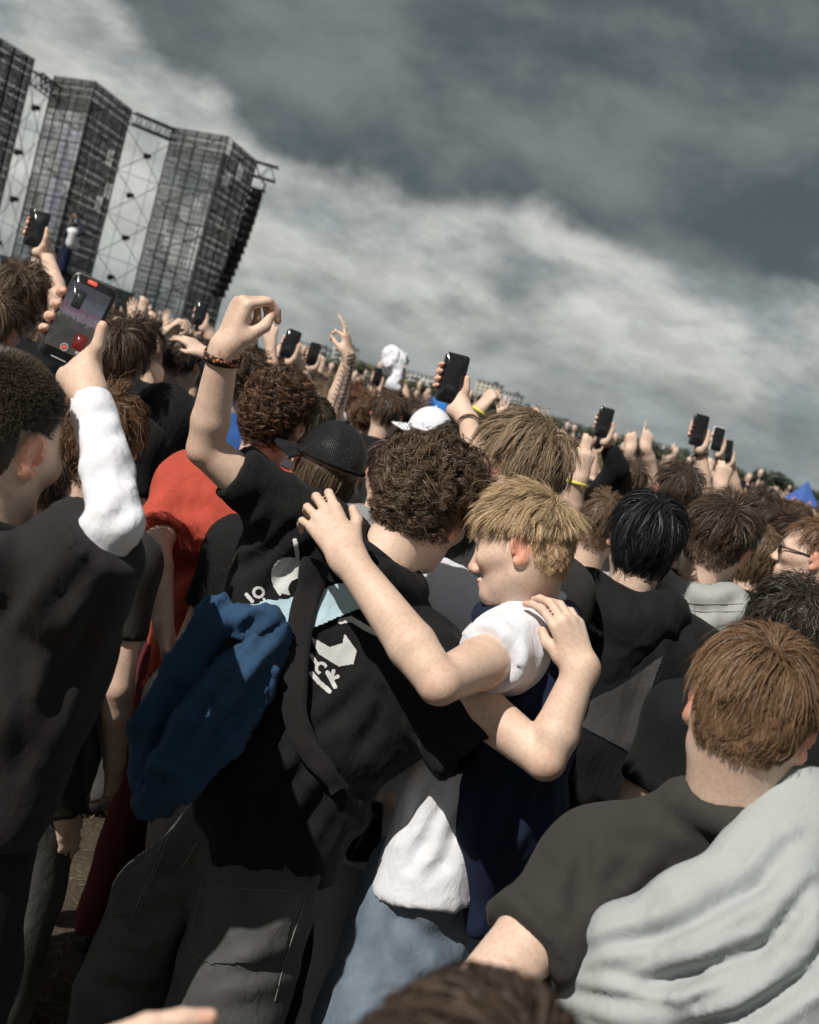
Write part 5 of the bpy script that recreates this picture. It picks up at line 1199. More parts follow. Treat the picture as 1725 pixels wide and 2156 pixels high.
# ------------------------------------------------------------------ head under the lens at the bottom edge and the fingers lower left
guy('out of focus dark haired head at the bottom edge', 995, 2392, .72, yaw=4, hair=sty('smooth', col=(.055, .037, .026), seed=41, n=5000, width=.0016, top=.06, lift=.2), top=BLACKC, w=.17, seed=5, pants=DARKJEAN, legs=False)
def build_F():
    P = Person('blurred hand reaching into the bottom left of the picture', Q(220, 2400, .85)); g = S(.0038)
    wr = Q(-70, 2375, .78); el = Q(-280, 2540, .70); g.chain([el, wr], [.042, .030], .02); tips = []
    add_hand(g, wr, CV(.90, .40, .15), CV(-.35, .90, -.2), 1, dict(f=[(8, 12, 8, 2), (24, 30, 15, 1), (34, 38, 20, -2), (40, 42, 20, -6)], t=[(.030, .030, -.014), (.046, .062, -.024), (.046, .090, -.030)]), 1.0, tips)
    V, F = g.mesh(); P.addskin((V, F), arm_cols(V, [], tips)); P.body()
    g = S(.008); g.rc(el, el+(wr-el)*.35, .055, .050, .02); g.rc(el, np.array((el[0]-.12, el[1]-.25, el[2]+.1)), .055, .07, .03); V, F = g.mesh(); P.add('sleeve', folds(V, F, .006, 12, (1, 0, 0), .4, 3), F, BLACKC)
build_F()

# ------------------------------------------------------------------ people of the next rows
UPV = CV(0, 1, 0)
def up_arm(el, wr, pose='fist', z=None, y=None, **kw):
    d = dict(el=el, wr=wr, pose=pose, z=CD if z is None else z); d.update(kw)
    if y is not None: d['y'] = y
    return d
def held_phone(label, u, v, d, tilt, case=None, l=.150, w=.074, screen=None, turn=0.0):
    a = math.radians(tilt); return phone(label, Q(u, v, d), CV(math.sin(a), math.cos(a), .08), CV(.06+turn, .05, -1), case, screen, 'phones held up over the crowd', w, l)
BANDC = {}
def band_mat(name, cols, text=False):
    m, nt, N, L, b = newmat(name); uv = N.new('ShaderNodeUVMap'); uv.uv_map = 'UVMap'; mp = N.new('ShaderNodeMapping'); mp.inputs['Scale'].default_value = (26, 2.2, 1); L.new(uv.outputs[0], mp.inputs[0])
    v = N.new('ShaderNodeTexVoronoi'); v.feature = 'F1'; L.new(mp.outputs[0], v.inputs['Vector']); v.inputs['Scale'].default_value = 1.0
    L.new(ramp(N, L, v.outputs['Distance'], [(.0, cols[0]), (.30, cols[1]), (.42, cols[2]), (.6, cols[2])]), b.inputs['Base Color']); b.inputs['Roughness'].default_value = .8; return m
FEST = band_mat('festival_wristband', ((.62, .42, .12), (.45, .10, .05), (.012, .012, .012))); YEL = plain((.75, .70, .12), 'yellow_band', .5); BLKBAND = plain((.015, .015, .016), 'black_strap', .5); WHBAND = plain((.6, .6, .6), 'white_band', .6); LETTER = plain((.55, .16, .06), 'band_lettering', .7)
def band_text(par, body, c, ax, face, up, size, r):
    o = obj('lettering', text_mesh(body, size, .0002), LETTER, par); Z = nrm(face); Y = nrm(up-(up @ Z)*Z); X = np.cross(Y, Z); p = c+Z*r-np.array(par.parent.location)
    o.matrix_local = Matrix(((X[0], Y[0], Z[0], p[0]), (X[1], Y[1], Z[1], p[1]), (X[2], Y[2], Z[2], p[2]), (0, 0, 0, 1)))
# bands on the raised arm of the curly haired friend
_w = A_arm[3]; _ax = nrm(_w-A_arm[2]); _bc = _w-_ax*.022-A.base
bnd = wristband('wristband', _bc, _ax, .0325, A.root, FEST, .016, .0315, up=CD); band_text(bnd, 'CLOUT', _bc+A.base+CV(.006, 0, 0), _ax, nrm(CV(.35, 0, -1)), _ax, .013, .0342)

# red shirt with chain
G = guy('person with curly brown hair in red t-shirt with silver neck chain', 588, 852, 3.30, yaw=14, tilt=6, hair=sty('curly', col=(.070, .040, .025), seed=51, n=4200, top=.055, tint=((.22, .10, .045), .25), lift=.5), top=REDC, w=.20, b=1.08, hq=True, seed=2,
    arms=dict(L=dict(el=(330, 1150, 3.15), wr=(345, 1330, 3.0), z=CV(-1, 0, 0), frac=.85)), lean=(-.02, 0), fold=.016, pants=REDP)
def chain_on(P, mat, ra=.074):
    r, f, u = P.bf; m = MB(); c = P.nb+u*.030+f*.008
    for i in range(64):
        a = 2*math.pi*i/64; p = c+r*math.cos(a)*ra+nrm(f-u*.38)*math.sin(a)*ra*.96; m.box(p, (.006, .0045, .005), np.array(((math.cos(a*9), -math.sin(a*9), 0), (math.sin(a*9), math.cos(a*9), 0), (0, 0, 1))))
    P.piece('neck_chain', m, mat, smooth=False)
chain_on(G, plain((.55, .55, .55), 'silver', .3, .9))
# trucker cap with long hair
Hc = guy('person with long brown hair and black mesh cap turned backwards', 694, 966, 3.15, yaw=-6, tilt=8, hair=sty('long', col=(.10, .066, .043), seed=52, maxz=.02, n=3400, var=.5), top=BLACKC, w=.165, seed=3, pants=DARKJEAN)
def cap(P, brim_dir=None, mesh_back=True, mat=None):
    H = P.H; V = []; F = []; nu, nv = 40, 12; C0 = np.array((0, -.012, .036)); ER = np.array((.093, .114, .106)); mat = mat or BLACKC
    pan = {}
    for k in range(6):
        m = MB(); a0 = math.pi/3*k; rows = []
        for j in range(nv+1):
            el = (math.pi/2)*(j/nv)*1.02-.02; rows.append([C0+ER*np.array((math.cos(el)*math.cos(a0+math.pi/3*i/7), math.cos(el)*math.sin(a0+math.pi/3*i/7), math.sin(el)))*(1-.012*abs(i/7-.5)*2) for i in range(8)])
        W = np.array([H.w(*p) for r in rows for p in r]); m.add(W, [(j*8+i, j*8+i+1, (j+1)*8+i+1, (j+1)*8+i) for j in range(nv) for i in range(7)]); P.piece('cap_panel', m, (CAPMESH if mesh_back and k in (0, 3, 4, 5) else mat))
    m = MB(); pts = [H.w(*(C0+ER*np.array((math.cos(a), math.sin(a), -.02))*1.012)) for a in np.linspace(0, 2*math.pi, 40)]; m.tube(pts, .006, 6, False); P.piece('cap_band', m, mat)
    m = MB(); m.tube([H.w(*(C0+np.array((0, 0, ER[2]-.001)))), H.w(*(C0+np.array((0, 0, ER[2]+.006))))], [.008, .005], 8); P.piece('cap_button', m, mat)
    bd = math.radians(brim_dir or 90); rows = []; m = MB()
    for z_ in (0, .004):
        for j in range(6):
            for i in range(13):
                a = bd+math.radians(-58+116*i/12); rr = 1+.78*(j/5)*math.cos((a-bd)*1.25); p = C0+ER*np.array((math.cos(a), math.sin(a), 0))*rr; p[2] += -.012*(j/5)-.02*(abs(i-6)/6)**2+z_; rows.append(H.w(*p))
    fs = [(j*13+i, j*13+i+1, (j+1)*13+i+1, (j+1)*13+i) for j in range(5) for i in range(12)]; m.add(rows, fs+[tuple(x+78 for x in f[::-1]) for f in fs]+[(65+i, 66+i, 144+i, 143+i) for i in range(12)]); P.piece('cap_brim', m, mat)
def cap_mesh_mat():
    m, nt, N, L, b = newmat('cap_mesh'); tc = N.new('ShaderNodeTexCoord'); b.inputs['Base Color'].default_value = (.012, .012, .013, 1); b.inputs['Roughness'].default_value = .38
    w = nd(N, 'ShaderNodeTexWave'); w.wave_type = 'BANDS'; w.bands_direction = 'Z'; w.inputs['Scale'].default_value = 70; w.inputs['Distortion'].default_value = .4; L.new(tc.outputs['Object'], w.inputs['Vector'])
    w2 = nd(N, 'ShaderNodeTexWave'); w2.wave_type = 'BANDS'; w2.bands_direction = 'X'; w2.inputs['Scale'].default_value = 70; L.new(tc.outputs['Object'], w2.inputs['Vector'])
    ml = N.new('ShaderNodeMath'); ml.operation = 'MULTIPLY'; L.new(w.outputs['Fac'], ml.inputs[0]); L.new(w2.outputs['Fac'], ml.inputs[1]); bump(N, L, ml.outputs[0], b, 1.0, .004); return m
CAPMESH = cap_mesh_mat(); cap(Hc, brim_dir=150)
# hood up
def build_I():
    P = guy('person with black hood pulled up over the head, left of raised arm', 348, 880, 4.3, yaw=2, hair=None, top=BLACKC, topname='hoodie', w=.19, b=1.05, long=True, seed=6, pants=DARKJEAN)
    H = P.H; g = S(.008); g.el(H.w(0, -.005, .03), np.array((.112, .122, .125)), H.R, .03); g.rc(H.w(0, -.05, -.02), P.nb-P.bf[1]*.04, .095, .12, .06); g.rc(H.w(0, -.07, -.05), P.nb-P.bf[1]*.06-P.bf[2]*.12, .08, .10, .06)
    g.el(H.w(0, .11, -.01), np.array((.075, .09, .10)), H.R, .02, '-'); V, F = g.mesh(); P.add('hood', folds(V, F, .014, 9, (0, 0, 1), .25, 8), F, BLACKC)
build_I()
# left edge row
J = guy('person with shaggy brown hair in black t-shirt filming high at left edge', 48, 612, 4.5, yaw=6, tilt=-4, hair=sty('messy', col=(.085, .056, .036), seed=61, n=4200, top=.095, side=.075, back=.085, lift=.55), top=BLACKC, seed=7,
    arms=dict(R=up_arm((122, 625, 4.5), (100, 540, 4.85), phone=(78, 482, 4.8, 16), sh=(130, 720, 4.5))), pants=DARKJEAN)
held_phone('dark phone held high at the left edge over shaggy hair', 78, 482, 4.8, 16)
guy('person at far left edge with brown hair, ear showing', -10, 672, 4.0, yaw=10, hair=sty('messy', col=(.095, .06, .038), seed=62, n=2500), top=BLACKC, seed=8, pants=DARKJEAN)
guy('person with straight dark brown mop hair right of the recording phone', 250, 735, 4.1, yaw=12, tilt=6, hair=sty('smooth', col=(.060, .036, .023), seed=63, n=4200, top=.12, side=.09, back=.09, lift=.4, messy=.7), top=BLACKC, seed=9, pants=DARKJEAN)
guy('person with thick dark hair behind the straight mop hair', 292, 712, 5.2, yaw=20, tilt=4, hair=sty('wavy', col=(.048, .031, .022), seed=64, n=3000, top=.10), top=BLACKC, seed=10, pants=DARKJEAN)
guy('person with auburn hair and black t-shirt behind the white sleeve', 222, 900, 2.85, yaw=8, hair=sty('wavy', col=(.12, .065, .034), seed=65, n=3000), top=CHAR, seed=11, w=.155, b=.9, pants=DARKJEAN)
guy('person with dark cropped hair in dark striped jacket beside the buzz cut', 120, 990, 2.85, yaw=26, hair=sty('short', col=DBROWN, seed=66, n=2600), top=CHAR, topname='jacket', long=True, seed=12, w=.19, pants=DARKJEAN)
guy('person with dark hair and hand laid on head before the stage towers', 392, 745, 5.4, yaw=16, hair=sty('short', col=DBROWN, seed=67, n=2200, top=.07), top=BLACKC, long=True, seed=13, pants=DARKJEAN, arms=dict(R=up_arm((455, 785, 5.2), (430, 742, 5.15), 'relax', z=CV(.1, .8, -.6), y=CV(-.75, .62, 0))))
guy('person with watch on raised wrist left of the laid hand', 340, 735, 5.8, yaw=8, hair=sty('short', col=BROWN, seed=68, n=2000), top=BLACKC, seed=14, pants=DARKJEAN, arms=dict(R=up_arm((322, 752, 5.6), (346, 700, 5.55), 'droop', z=CV(-.5, .8, -.3), y=CV(.75, .62, 0))))
M_ = guy('person with curly brown hair and blue jacket over white shirt', 512, 782, 4.9, yaw=14, tilt=4, hair=sty('curly', col=(.075, .048, .031), seed=69, n=3000, segs=8, clumps=260), top=BLUEC, topname='jacket', long=True, seed=15, pants=REDP)
# between the centre arm and the phone
N_ = guy('light brown haired person with tattooed arm raised in ok sign', 676, 850, 5.2, yaw=4, hair=sty('messy', col=(.16, .11, .07), seed=70, n=2800), top=WHITEC, seed=16, pants=DARKJEAN,
    arms=dict(R=up_arm((704, 862, 4.8), (736, 752, 4.75), 'ok', z=CV(.85, .1, -.35), y=CV(-.12, 1, 0), sh=(700, 905, 5.1))))
guy('person with short brown hair and black t-shirt left of the centre phone', 820, 858, 6.4, yaw=10, tilt=6, hair=sty('short', col=(.075, .048, .032), seed=71, n=2600, top=.07), top=BLACKC, seed=17, pants=DARKJEAN)
guy('person with tight brown curls behind the ok sign arm', 770, 862, 6.8, yaw=-5, hair=sty('curly', col=(.11, .062, .035), seed=72, n=2400, segs=8, clumps=260), top=CHAR, seed=18, pants=DARKJEAN)
guy('person with wavy brown hair right of the black shirted neck', 880, 876, 6.6, yaw=8, hair=sty('wavy', col=(.075, .05, .034), seed=73, n=2200), top=BLACKC, seed=19, pants=DARKJEAN)
K_ = guy('person with shaggy light brown hair and black sunglasses, centre phone in hand', 1092, 958, 2.80, yaw=-42, tilt=6, hair=sty('mop', col=(.23, .165, .105), seed=74, n=4800, var=.6, top=.11, messy=1.0, lift=.5, side=.05), top=CHAR, seed=20, hq=True, face=True, pants=DARKJEAN, byaw=-10,
    arms=dict(L=up_arm((1010, 985, 3.2), (984, 885, 3.5), phone=(953, 797, 3.52, 14), pside=1, sh=(1040, 1080, 2.9))))
held_phone('black phone held up in the very centre of the crowd', 953, 797, 3.52, 14)
_w = Q(987, 897, 3.46); bnd = wristband('wristband', _w-K_.base, nrm(Q(984, 885, 3.5)-Q(1010, 985, 3.2)), .034, K_.root, FEST, .015, .034, up=CD); band_text(bnd, 'CLOUT', _w, None, CV(0, 0, -1), CV(.12, 1, 0), .012, .0345)
def sunglasses(P, mat):
    H = P.H; m = MB()
    for q in (-1, 1):
        m.add(*rbox(H.w(q*.032, .104, .004), H.R[:, 0], H.R[:, 2], H.R[:, 1], .050, .036, .004, .012)); m.tube([H.w(q*.058, .102, .01), H.w(q*.079, .05, .010), H.w(q*.084, -.015, .006)], .0032, 5)
    m.tube([H.w(-.01, .106, .008), H.w(.01, .106, .008)], .003, 5); P.piece('sunglasses', m, mat, smooth=False)
sunglasses(K_, plain((.01, .01, .011), 'black_plastic', .25))
W1 = guy('person in white baseball cap left of the centre phone', 902, 905, 5.3, yaw=-35, hair=sty('short', col=BROWN, seed=101, n=1500, maxz=.05), top=cloth((.45, .43, .38), 'beige_cotton'), seed=61, pants=DARKJEAN); cap(W1, 120, False, WHITEC)
W2 = guy('person in bright blue cap behind the white cap', 922, 868, 7.6, yaw=-20, hair=sty('short', col=BROWN, seed=102, n=1200, maxz=.05), top=WHITEC, seed=62, pants=DARKJEAN); cap(W2, 120, False, cloth((.03, .16, .50), 'bright_blue_cotton'))
# second hand in front of him
Z_ = guy('person in bright white t-shirt between the two friends, phone in lowered hand', 925, 1020, 2.70, yaw=20, hair=sty('short', col=BROWN, seed=75, n=1500), top=WHITEC, w=.20, b=1.1, seed=22, hq=True, pants=GREYP, fold=.014,
    arms=dict(R=dict(el=(880, 1600, 2.75), wr=(815, 1690, 2.62), z=CV(.8, .5, -.3), y=CV(-.45, -.88, 0), pose='grip')))
held_phone('black phone held low in front of pale grey trousers', 768, 1750, 2.58, 4, l=.13)
# right hand side
R_ = guy('black haired person in black hooded jacket right of the blond boy', 1366, 1112, 3.02, yaw=8, tilt=2, hair=sty('smooth', col=(.010, .010, .011), seed=76, n=6000, var=.7, top=.09, back=.06, side=.045, lift=.3, tip=1.3, messy=.7, clumps=220), top=BLACKC, topname='jacket', long=True, hood=True, w=.21, b=1.12, hq=True, seed=23, fold=.014, ear_out=1.3, pants=DARKJEAN)
S_ = guy('person with light brown fade haircut and cream jacket behind black hair', 1262, 1088, 4.0, yaw=12, tilt=2, hair=sty('short', col=(.14, .092, .058), seed=77, n=3600, top=.075, fade=(-.05, .03)), top=BEIGE, topname='jacket', long=True, seed=24, w=.20, pants=DARKJEAN,
    arms=dict(L=up_arm((1200, 1085, 3.95), (1216, 1008, 3.9), 'fist', z=CV(.4, 0, -.9), y=CV(.3, .95, 0), long=False, frac=.3)))
wristband('wristband', Q(1214, 1018, 3.9)-S_.base, CV(.3, .95, 0), .032, S_.root, YEL, .010, .030, up=CD)
T_ = guy('person with dark brown crop and grey hooded jacket over black hood', 1520, 1112, 3.15, yaw=24, tilt=10, hair=sty('short', col=(.060, .038, .025), seed=78, n=5000, top=.07, messy=.8, lift=.5, fade=(-.05, .03)), top=GREYJ, topname='jacket', long=True, hood=True, w=.21, b=1.1, hq=True, seed=25, face=True, fold=.012, pants=DARKJEAN)
V_ = guy('person with glasses and sandy hair in profile at right edge', 1712, 1150, 4.1, yaw=-72, tilt=-2, hair=sty('short', col=(.16, .09, .05), seed=79, n=3200, top=.06), top=CHAR, hq=True, face=True, seed=26, pants=DARKJEAN)
def inner_hood(P, mat):
    r, f, u = P.bf; nb = P.nb; g = S(.011)
    g.chain([nb+r*.07+f*.06+u*.035, nb+r*.088-f*.02+u*.03, nb-f*.075+u*.005, nb-r*.088-f*.02+u*.03, nb-r*.07+f*.06+u*.035], [.022, .030, .036, .030, .022], .03)
    V, F = g.mesh(); P.add('inner_hood', folds(V, F, .010, 16, r, .4, 5), F, mat)
inner_hood(T_, BLACKC)
sunglasses(V_, plain((.015, .015, .016), 'thin_black_frame', .3))
guy('dark wavy head low at right edge behind the brown haired boy', 1672, 1305, 2.75, yaw=8, hair=sty('wavy', col=(.035, .026, .02), seed=80, n=3600), top=BLACKC, seed=27, pants=DARKJEAN)
U_ = guy('person in black baseball cap behind the dark brown crop', 1496, 1048, 6.0, yaw=-30, hair=sty('short', col=DBROWN, seed=81, n=1600, maxz=.06), top=BLACKC, seed=28, pants=DARKJEAN); cap(U_, brim_dir=90, mesh_back=False)
guy('person with dark curly top behind the black cap, right side', 1602, 1062, 6.6, yaw=10, hair=sty('wavy', col=(.05, .032, .022), seed=82, n=2600), top=BLACKC, seed=29, pants=DARKJEAN)
guy('dark haired person in purple strap top near the glasses', 1640, 1106, 6.2, yaw=30, hair=sty('wavy', col=(.04, .028, .02), seed=83, n=2400), top=cloth((.03, .02, .05), 'dark_purple_cotton'), seed=30, face=True, pants=DARKJEAN)
guy('woman with wavy long light brown hair beside the grey hood', 1600, 1150, 4.6, yaw=6, hair=sty('long', col=(.13, .085, .05), seed=84, n=2600, curl=.006, wl=.06), top=BLACKC, w=.165, seed=31, pants=DARKJEAN)
guy('person with brown hair behind black hair, right', 1432, 1020, 4.7, yaw=8, hair=sty('short', col=(.06, .04, .028), seed=85, n=2400, top=.08), top=CHAR, seed=32, pants=DARKJEAN)
X_ = guy('person with black jacket sleeve holding phone up right of centre', 1325, 1005, 6.0, yaw=5, hair=sty('messy', col=(.09, .06, .04), seed=86, n=2200), top=BLACKC, topname='jacket', long=True, seed=33, pants=DARKJEAN, arms=dict(L=up_arm((1300, 988, 5.85), (1280, 930, 5.8), phone=(1272, 890, 5.75, 15), pside=1, long=True)))
held_phone('black phone held up by a black jacket sleeve', 1272, 890, 5.75, 15)
X1 = guy('person raising bare arm with phone and beaded bracelet, right side', 1500, 1072, 5.9, yaw=5, hair=sty('short', col=BROWN, seed=87, n=1500), top=BLACKC, seed=34, pants=DARKJEAN, arms=dict(R=up_arm((1482, 1030, 5.65), (1476, 950, 5.62), phone=(1472, 906, 5.58, 13))))
held_phone('tall black phone, left of the paired phones on the right', 1472, 906, 5.58, 13)
wristband('bracelet', Q(1476, 958, 5.62)-X1.base, CV(-.1, 1, 0), .034, X1.root, BLKBAND, .010, .031, up=CD)
X2 = guy('person raising white phone on the right side', 1545, 1068, 7.4, yaw=5, hair=sty('short', col=BROWN, seed=88, n=1500), top=CHAR, seed=35, pants=DARKJEAN, arms=dict(R=up_arm((1522, 1022, 7.2), (1514, 960, 7.15), phone=(1511, 925, 7.1, 14))))
held_phone('white cased phone, right of the paired phones', 1511, 925, 7.1, 14, PHONE_WHITE)
X3 = guy('person raising small dark phone beside the white one', 1572, 1070, 8.2, yaw=5, hair=sty('short', col=DBROWN, seed=89, n=1500), top=CHAR, seed=36, pants=DARKJEAN, arms=dict(R=up_arm((1549, 1030, 8.0), (1540, 980, 7.95), phone=(1531, 950, 7.9, 6))))
held_phone('small dark phone rightmost of the raised three', 1531, 950, 7.9, 6)
X4 = guy('person with two festival phones hand left of ok sign', 640, 815, 6.3, yaw=5, hair=sty('messy', col=BROWN, seed=90, n=1800), top=BLACKC, seed=37, pants=DARKJEAN, arms=dict(R=up_arm((640, 800, 6.15), (622, 755, 6.1), phone=(611, 724, 6.05, 20)), L=up_arm((572, 785, 6.2), (570, 722, 6.2), 'relax', y=CV(.1, 1, 0))))
X4.root['label'] = 'person holding phone up right of the wristband fist, arms bare'
held_phone('black phone held up left of the tattooed arm', 611, 724, 6.05, 20)
X5 = guy('person with white cloth swung in raised fist', 866, 862, 9.5, yaw=0, hair=sty('short', col=DBROWN, seed=91, n=1200), top=WHITEC, seed=38, pants=DARKJEAN, arms=dict(R=up_arm((853, 835, 9.2), (846, 796, 9.2), 'fist', y=CV(-.05, 1, 0))))
def towel():
    c = Q(836, 757, 9.2); t = S(.014); rng = np.random.default_rng(2)
    for i in range(9): t.el(c+CV(*(rng.uniform(-1, 1, 3)*(.060, .048, .05))), rng.uniform(.04, .07, 3), None, .04)
    t.rc(Q(840, 775, 9.15), Q(830, 812, 9.15), .036, .045, .02)
    V, F = t.mesh(); V = folds(V, F, .03, 16, (0.3, 0, 1), .3, 3); o = obj('cloth', mesh('cloth', V-c, F), WHITEC, None, c); tag(o, 'crumpled white cloth held up against the sky', 'cloth')
towel()
wristband('wristband', Q(847, 803, 9.2)-X5.base, CV(0, 1, 0), .033, X5.root, YEL, .014, .031, up=CD)
X6 = guy('person raising fist with yellow and black bands right of centre phone', 1035, 915, 5.3, yaw=0, hair=sty('short', col=BROWN, seed=92, n=1500), top=CHAR, seed=39, pants=DARKJEAN, arms=dict(R=up_arm((988, 895, 5.1), (1012, 860, 5.05), 'fist', y=CV(.6, .8, 0), z=CV(-.5, .6, -.6))))
wristband('wristband', Q(1008, 866, 5.05)-X6.base, CV(.6, .8, 0), .033, X6.root, YEL, .012, .031, up=CD)
X7 = guy('person pointing up with two bare arms on the right', 1348, 990, 7.0, yaw=0, hair=sty('short', col=BROWN, seed=93, n=1500), top=BLACKC, seed=40, pants=DARKJEAN, arms=dict(L=up_arm((1325, 975, 6.9), (1327, 945, 6.85), 'fist', z=CV(0, 0, -1), y=CV(.1, 1, 0)), R=up_arm((1368, 972, 6.9), (1360, 942, 6.85), 'point', z=CV(0, 0, -1), y=CV(.2, 1, 0))))
held_phone('black phone held up before the rightmost tower', 423, 660, 7.4, 12)
guy('person raising phone before the rightmost tower', 440, 735, 7.5, yaw=5, hair=sty('short', col=DBROWN, seed=94, n=1500), top=BLACKC, seed=42, pants=DARKJEAN, arms=dict(R=up_arm((444, 715, 7.45), (432, 686, 7.42), phone=(423, 660, 7.4, 12))))
# black jacket stooping between red shirt and the raised arm
guy('stooping person in black jacket below the red shirt', 600, 1240, 2.85, yaw=-30, hair=sty('curly', col=(.12, .075, .045), seed=95, n=900), top=cloth((.012, .0115, .0115), 'black_nylon', rough=.6, sheen=0), topname='jacket', long=True, w=.20, seed=43, legs=True, pants=DARKJEAN, fold=.016, arms=dict(L=dict(el=(470, 1430, 2.85), wr=(540, 1520, 2.95), z=CV(-1, 0, 0))))
# performer
def performer():
    P = guy('performer on stage in navy hoodie with white shoulders, arms raised to face', 152, 474, 34.5, yaw=-60, hair=None, top=plain((.012, .018, .035), 'navy_cloth', .9), topname='hoodie', long=True, legs=False, face=True, seed=50,
        arms=dict(R=up_arm((176, 490, 34.2), (160, 456, 34.2), 'fist', z=CV(0, 0, -1), y=CV(-.4, .6, 0)), L=up_arm((150, 486, 34.6), (156, 456, 34.5), 'fist', z=CV(0, 0, -1), y=CV(-.2, .6, 0))), skinm=SKIN_TAN, fold=0)
    g = S(.02); r, f, u = P.bf; n = P.nb
    g.el(P.H.w(0, -.02, .04), (.105, .115, .11), None, .02); g.rc(P.H.w(0, -.04, -.02), n-u*.12, .10, .10, .04); V, F = g.mesh(); P.add('hair', V, F, plain((.012, .011, .011), 'black_hair', .6))
    g = S(.02); g.rc(n-u*.02-f*.06, n-u*.34-f*.06, .17, .15, .05); g.rc(n+r*.12-u*.02, n+r*.2-u*.32, .12, .12, .05); g.rc(n-u*.28, n+r*.18-u*.34, .17, .15, .05); V, F = g.mesh(); P.add('white_yoke', V, F, WHITEC)
    g = S(.03); hp = n-u*.55; g.rc(hp, (hp[0], hp[1], 2.45), .17, .15, .05); V, F = g.mesh(); P.add('trousers', V, F, NAVY)
performer()
crease(C, 'sweater', [([(1655, 1775), (1593, 1862), (1487, 1925), (1377, 1973), (1225, 1999)], 13, .022), ([(1715, 1865), (1617, 1982), (1497, 2044), (1377, 2068), (1238, 2054)], 13, .026), ([(1684, 1915), (1640, 1985), (1569, 2045), (1470, 2105)], 9, .016), ([(1765, 1955), (1700, 2060), (1560, 2150), (1420, 2175)], 12, .024),
    ([(1570, 1842), (1490, 1885), (1400, 1925)], 7, .009), ([(1215, 2022), (1300, 2032), (1370, 2020)], 7, .012), ([(1212, 2088), (1300, 2105), (1400, 2110)], 8, .014), ([(1690, 1760), (1640, 1840), (1570, 1905)], 8, .008), ([(1740, 1830), (1760, 1930), (1740, 2050)], 9, .012), ([(1560, 2000), (1450, 2055), (1350, 2085)], 7, .008)])
crease(C, 't_shirt', [([(1236, 1760), (1230, 1850), (1205, 1940)], 8, .013), ([(1330, 1815), (1275, 1870), (1232, 1920)], 9, .011), ([(1198, 1722), (1208, 1800), (1216, 1900)], 4, .005), ([(1400, 1850), (1320, 1905), (1250, 1955)], 10, .010), ([(1290, 1762), (1360, 1775), (1430, 1805)], 14, .006), ([(1090, 1845), (1140, 1890), (1190, 1965)], 10, .009),
    ([(1035, 1890), (1085, 1965), (1140, 2040)], 3, .003), ([(1450, 1790), (1400, 1830), (1330, 1850)], 10, .006), ([(1130, 1800), (1170, 1850), (1205, 1900)], 9, .007)])
crease(D, 'long_sleeve', [([(150, 888), (197, 872), (240, 864)], 6, .008), ([(165, 962), (204, 925), (262, 910)], 7, .012), ([(170, 1072), (233, 1000), (285, 968)], 8, .015), ([(206, 950), (200, 1020), (196, 1090)], 6, .008), ([(225, 1058), (260, 1020), (296, 990)], 6, .011), ([(180, 1010), (220, 970), (262, 945)], 6, .009), ([(215, 1100), (255, 1075), (295, 1045)], 7, .011), ([(165, 910), (200, 900), (235, 885)], 5, .006)])
crease(D, 't_shirt', [([(200, 1180), (150, 1240), (90, 1300)], 10, .010), ([(230, 1210), (200, 1290), (170, 1380)], 10, .010), ([(60, 1200), (20, 1260), (-20, 1330)], 12, .008), ([(180, 1350), (120, 1450), (80, 1580)], 12, .012), ([(40, 1400), (60, 1500), (40, 1620)], 14, .010)])
crease(B, 't_shirt', [([(945, 1640), (920, 1710), (890, 1790)], 9, .010), ([(985, 1680), (960, 1750), (930, 1820)], 8, .009), ([(905, 1620), (880, 1690), (840, 1760)], 8, .009), ([(1005, 1325), (1040, 1360), (1060, 1410)], 6, .007), ([(1085, 1325), (1080, 1380), (1060, 1430)], 6, .008), ([(900, 1760), (860, 1830)], 8, .008), ([(960, 1800), (900, 1850)], 7, .007)])
crease(B, 'vest', [([(1160, 1380), (1130, 1480), (1110, 1560)], 9, .010), ([(1110, 1640), (1090, 1720), (1060, 1790)], 9, .012), ([(1140, 1650), (1130, 1720)], 8, .010), ([(1040, 1640), (1030, 1720), (1015, 1780)], 8, .010)])
crease(B, 'jeans', [([(830, 1925), (890, 1972), (950, 1965)], 8, .014), ([(790, 2000), (770, 2080), (755, 2150)], 8, .012), ([(870, 2010), (910, 2005), (950, 1985)], 7, .010), ([(850, 1900), (820, 1980), (800, 2060)], 7, .009), ([(900, 2040), (880, 2100), (860, 2150)], 7, .010)])
crease(G, 't_shirt', [([(440, 1010), (425, 1090), (415, 1170)], 7, .016), ([(470, 1030), (462, 1110), (455, 1190)], 6, .014), ([(350, 1060), (390, 1075), (430, 1065)], 7, .012), ([(340, 1110), (380, 1120), (420, 1150)], 6, .012), ([(400, 980), (390, 1050), (370, 1110)], 6, .010)])
crease(R_, 'jacket', [([(1260, 1290), (1240, 1360), (1200, 1440)], 8, .012), ([(1430, 1330), (1440, 1420), (1420, 1520)], 9, .014), ([(1400, 1280), (1350, 1330), (1290, 1350)], 8, .012), ([(1410, 1560), (1380, 1480)], 8, .010)])
crease(T_, 'jacket', [([(1560, 1290), (1530, 1340)], 7, .010), ([(1420, 1310), (1440, 1370)], 7, .010)])
crease(T_, 'hood', [([(1400, 1250), (1480, 1290), (1560, 1260)], 7, .012), ([(1440, 1240), (1500, 1320)], 6, .010), ([(1560, 1250), (1520, 1310)], 6, .010)])

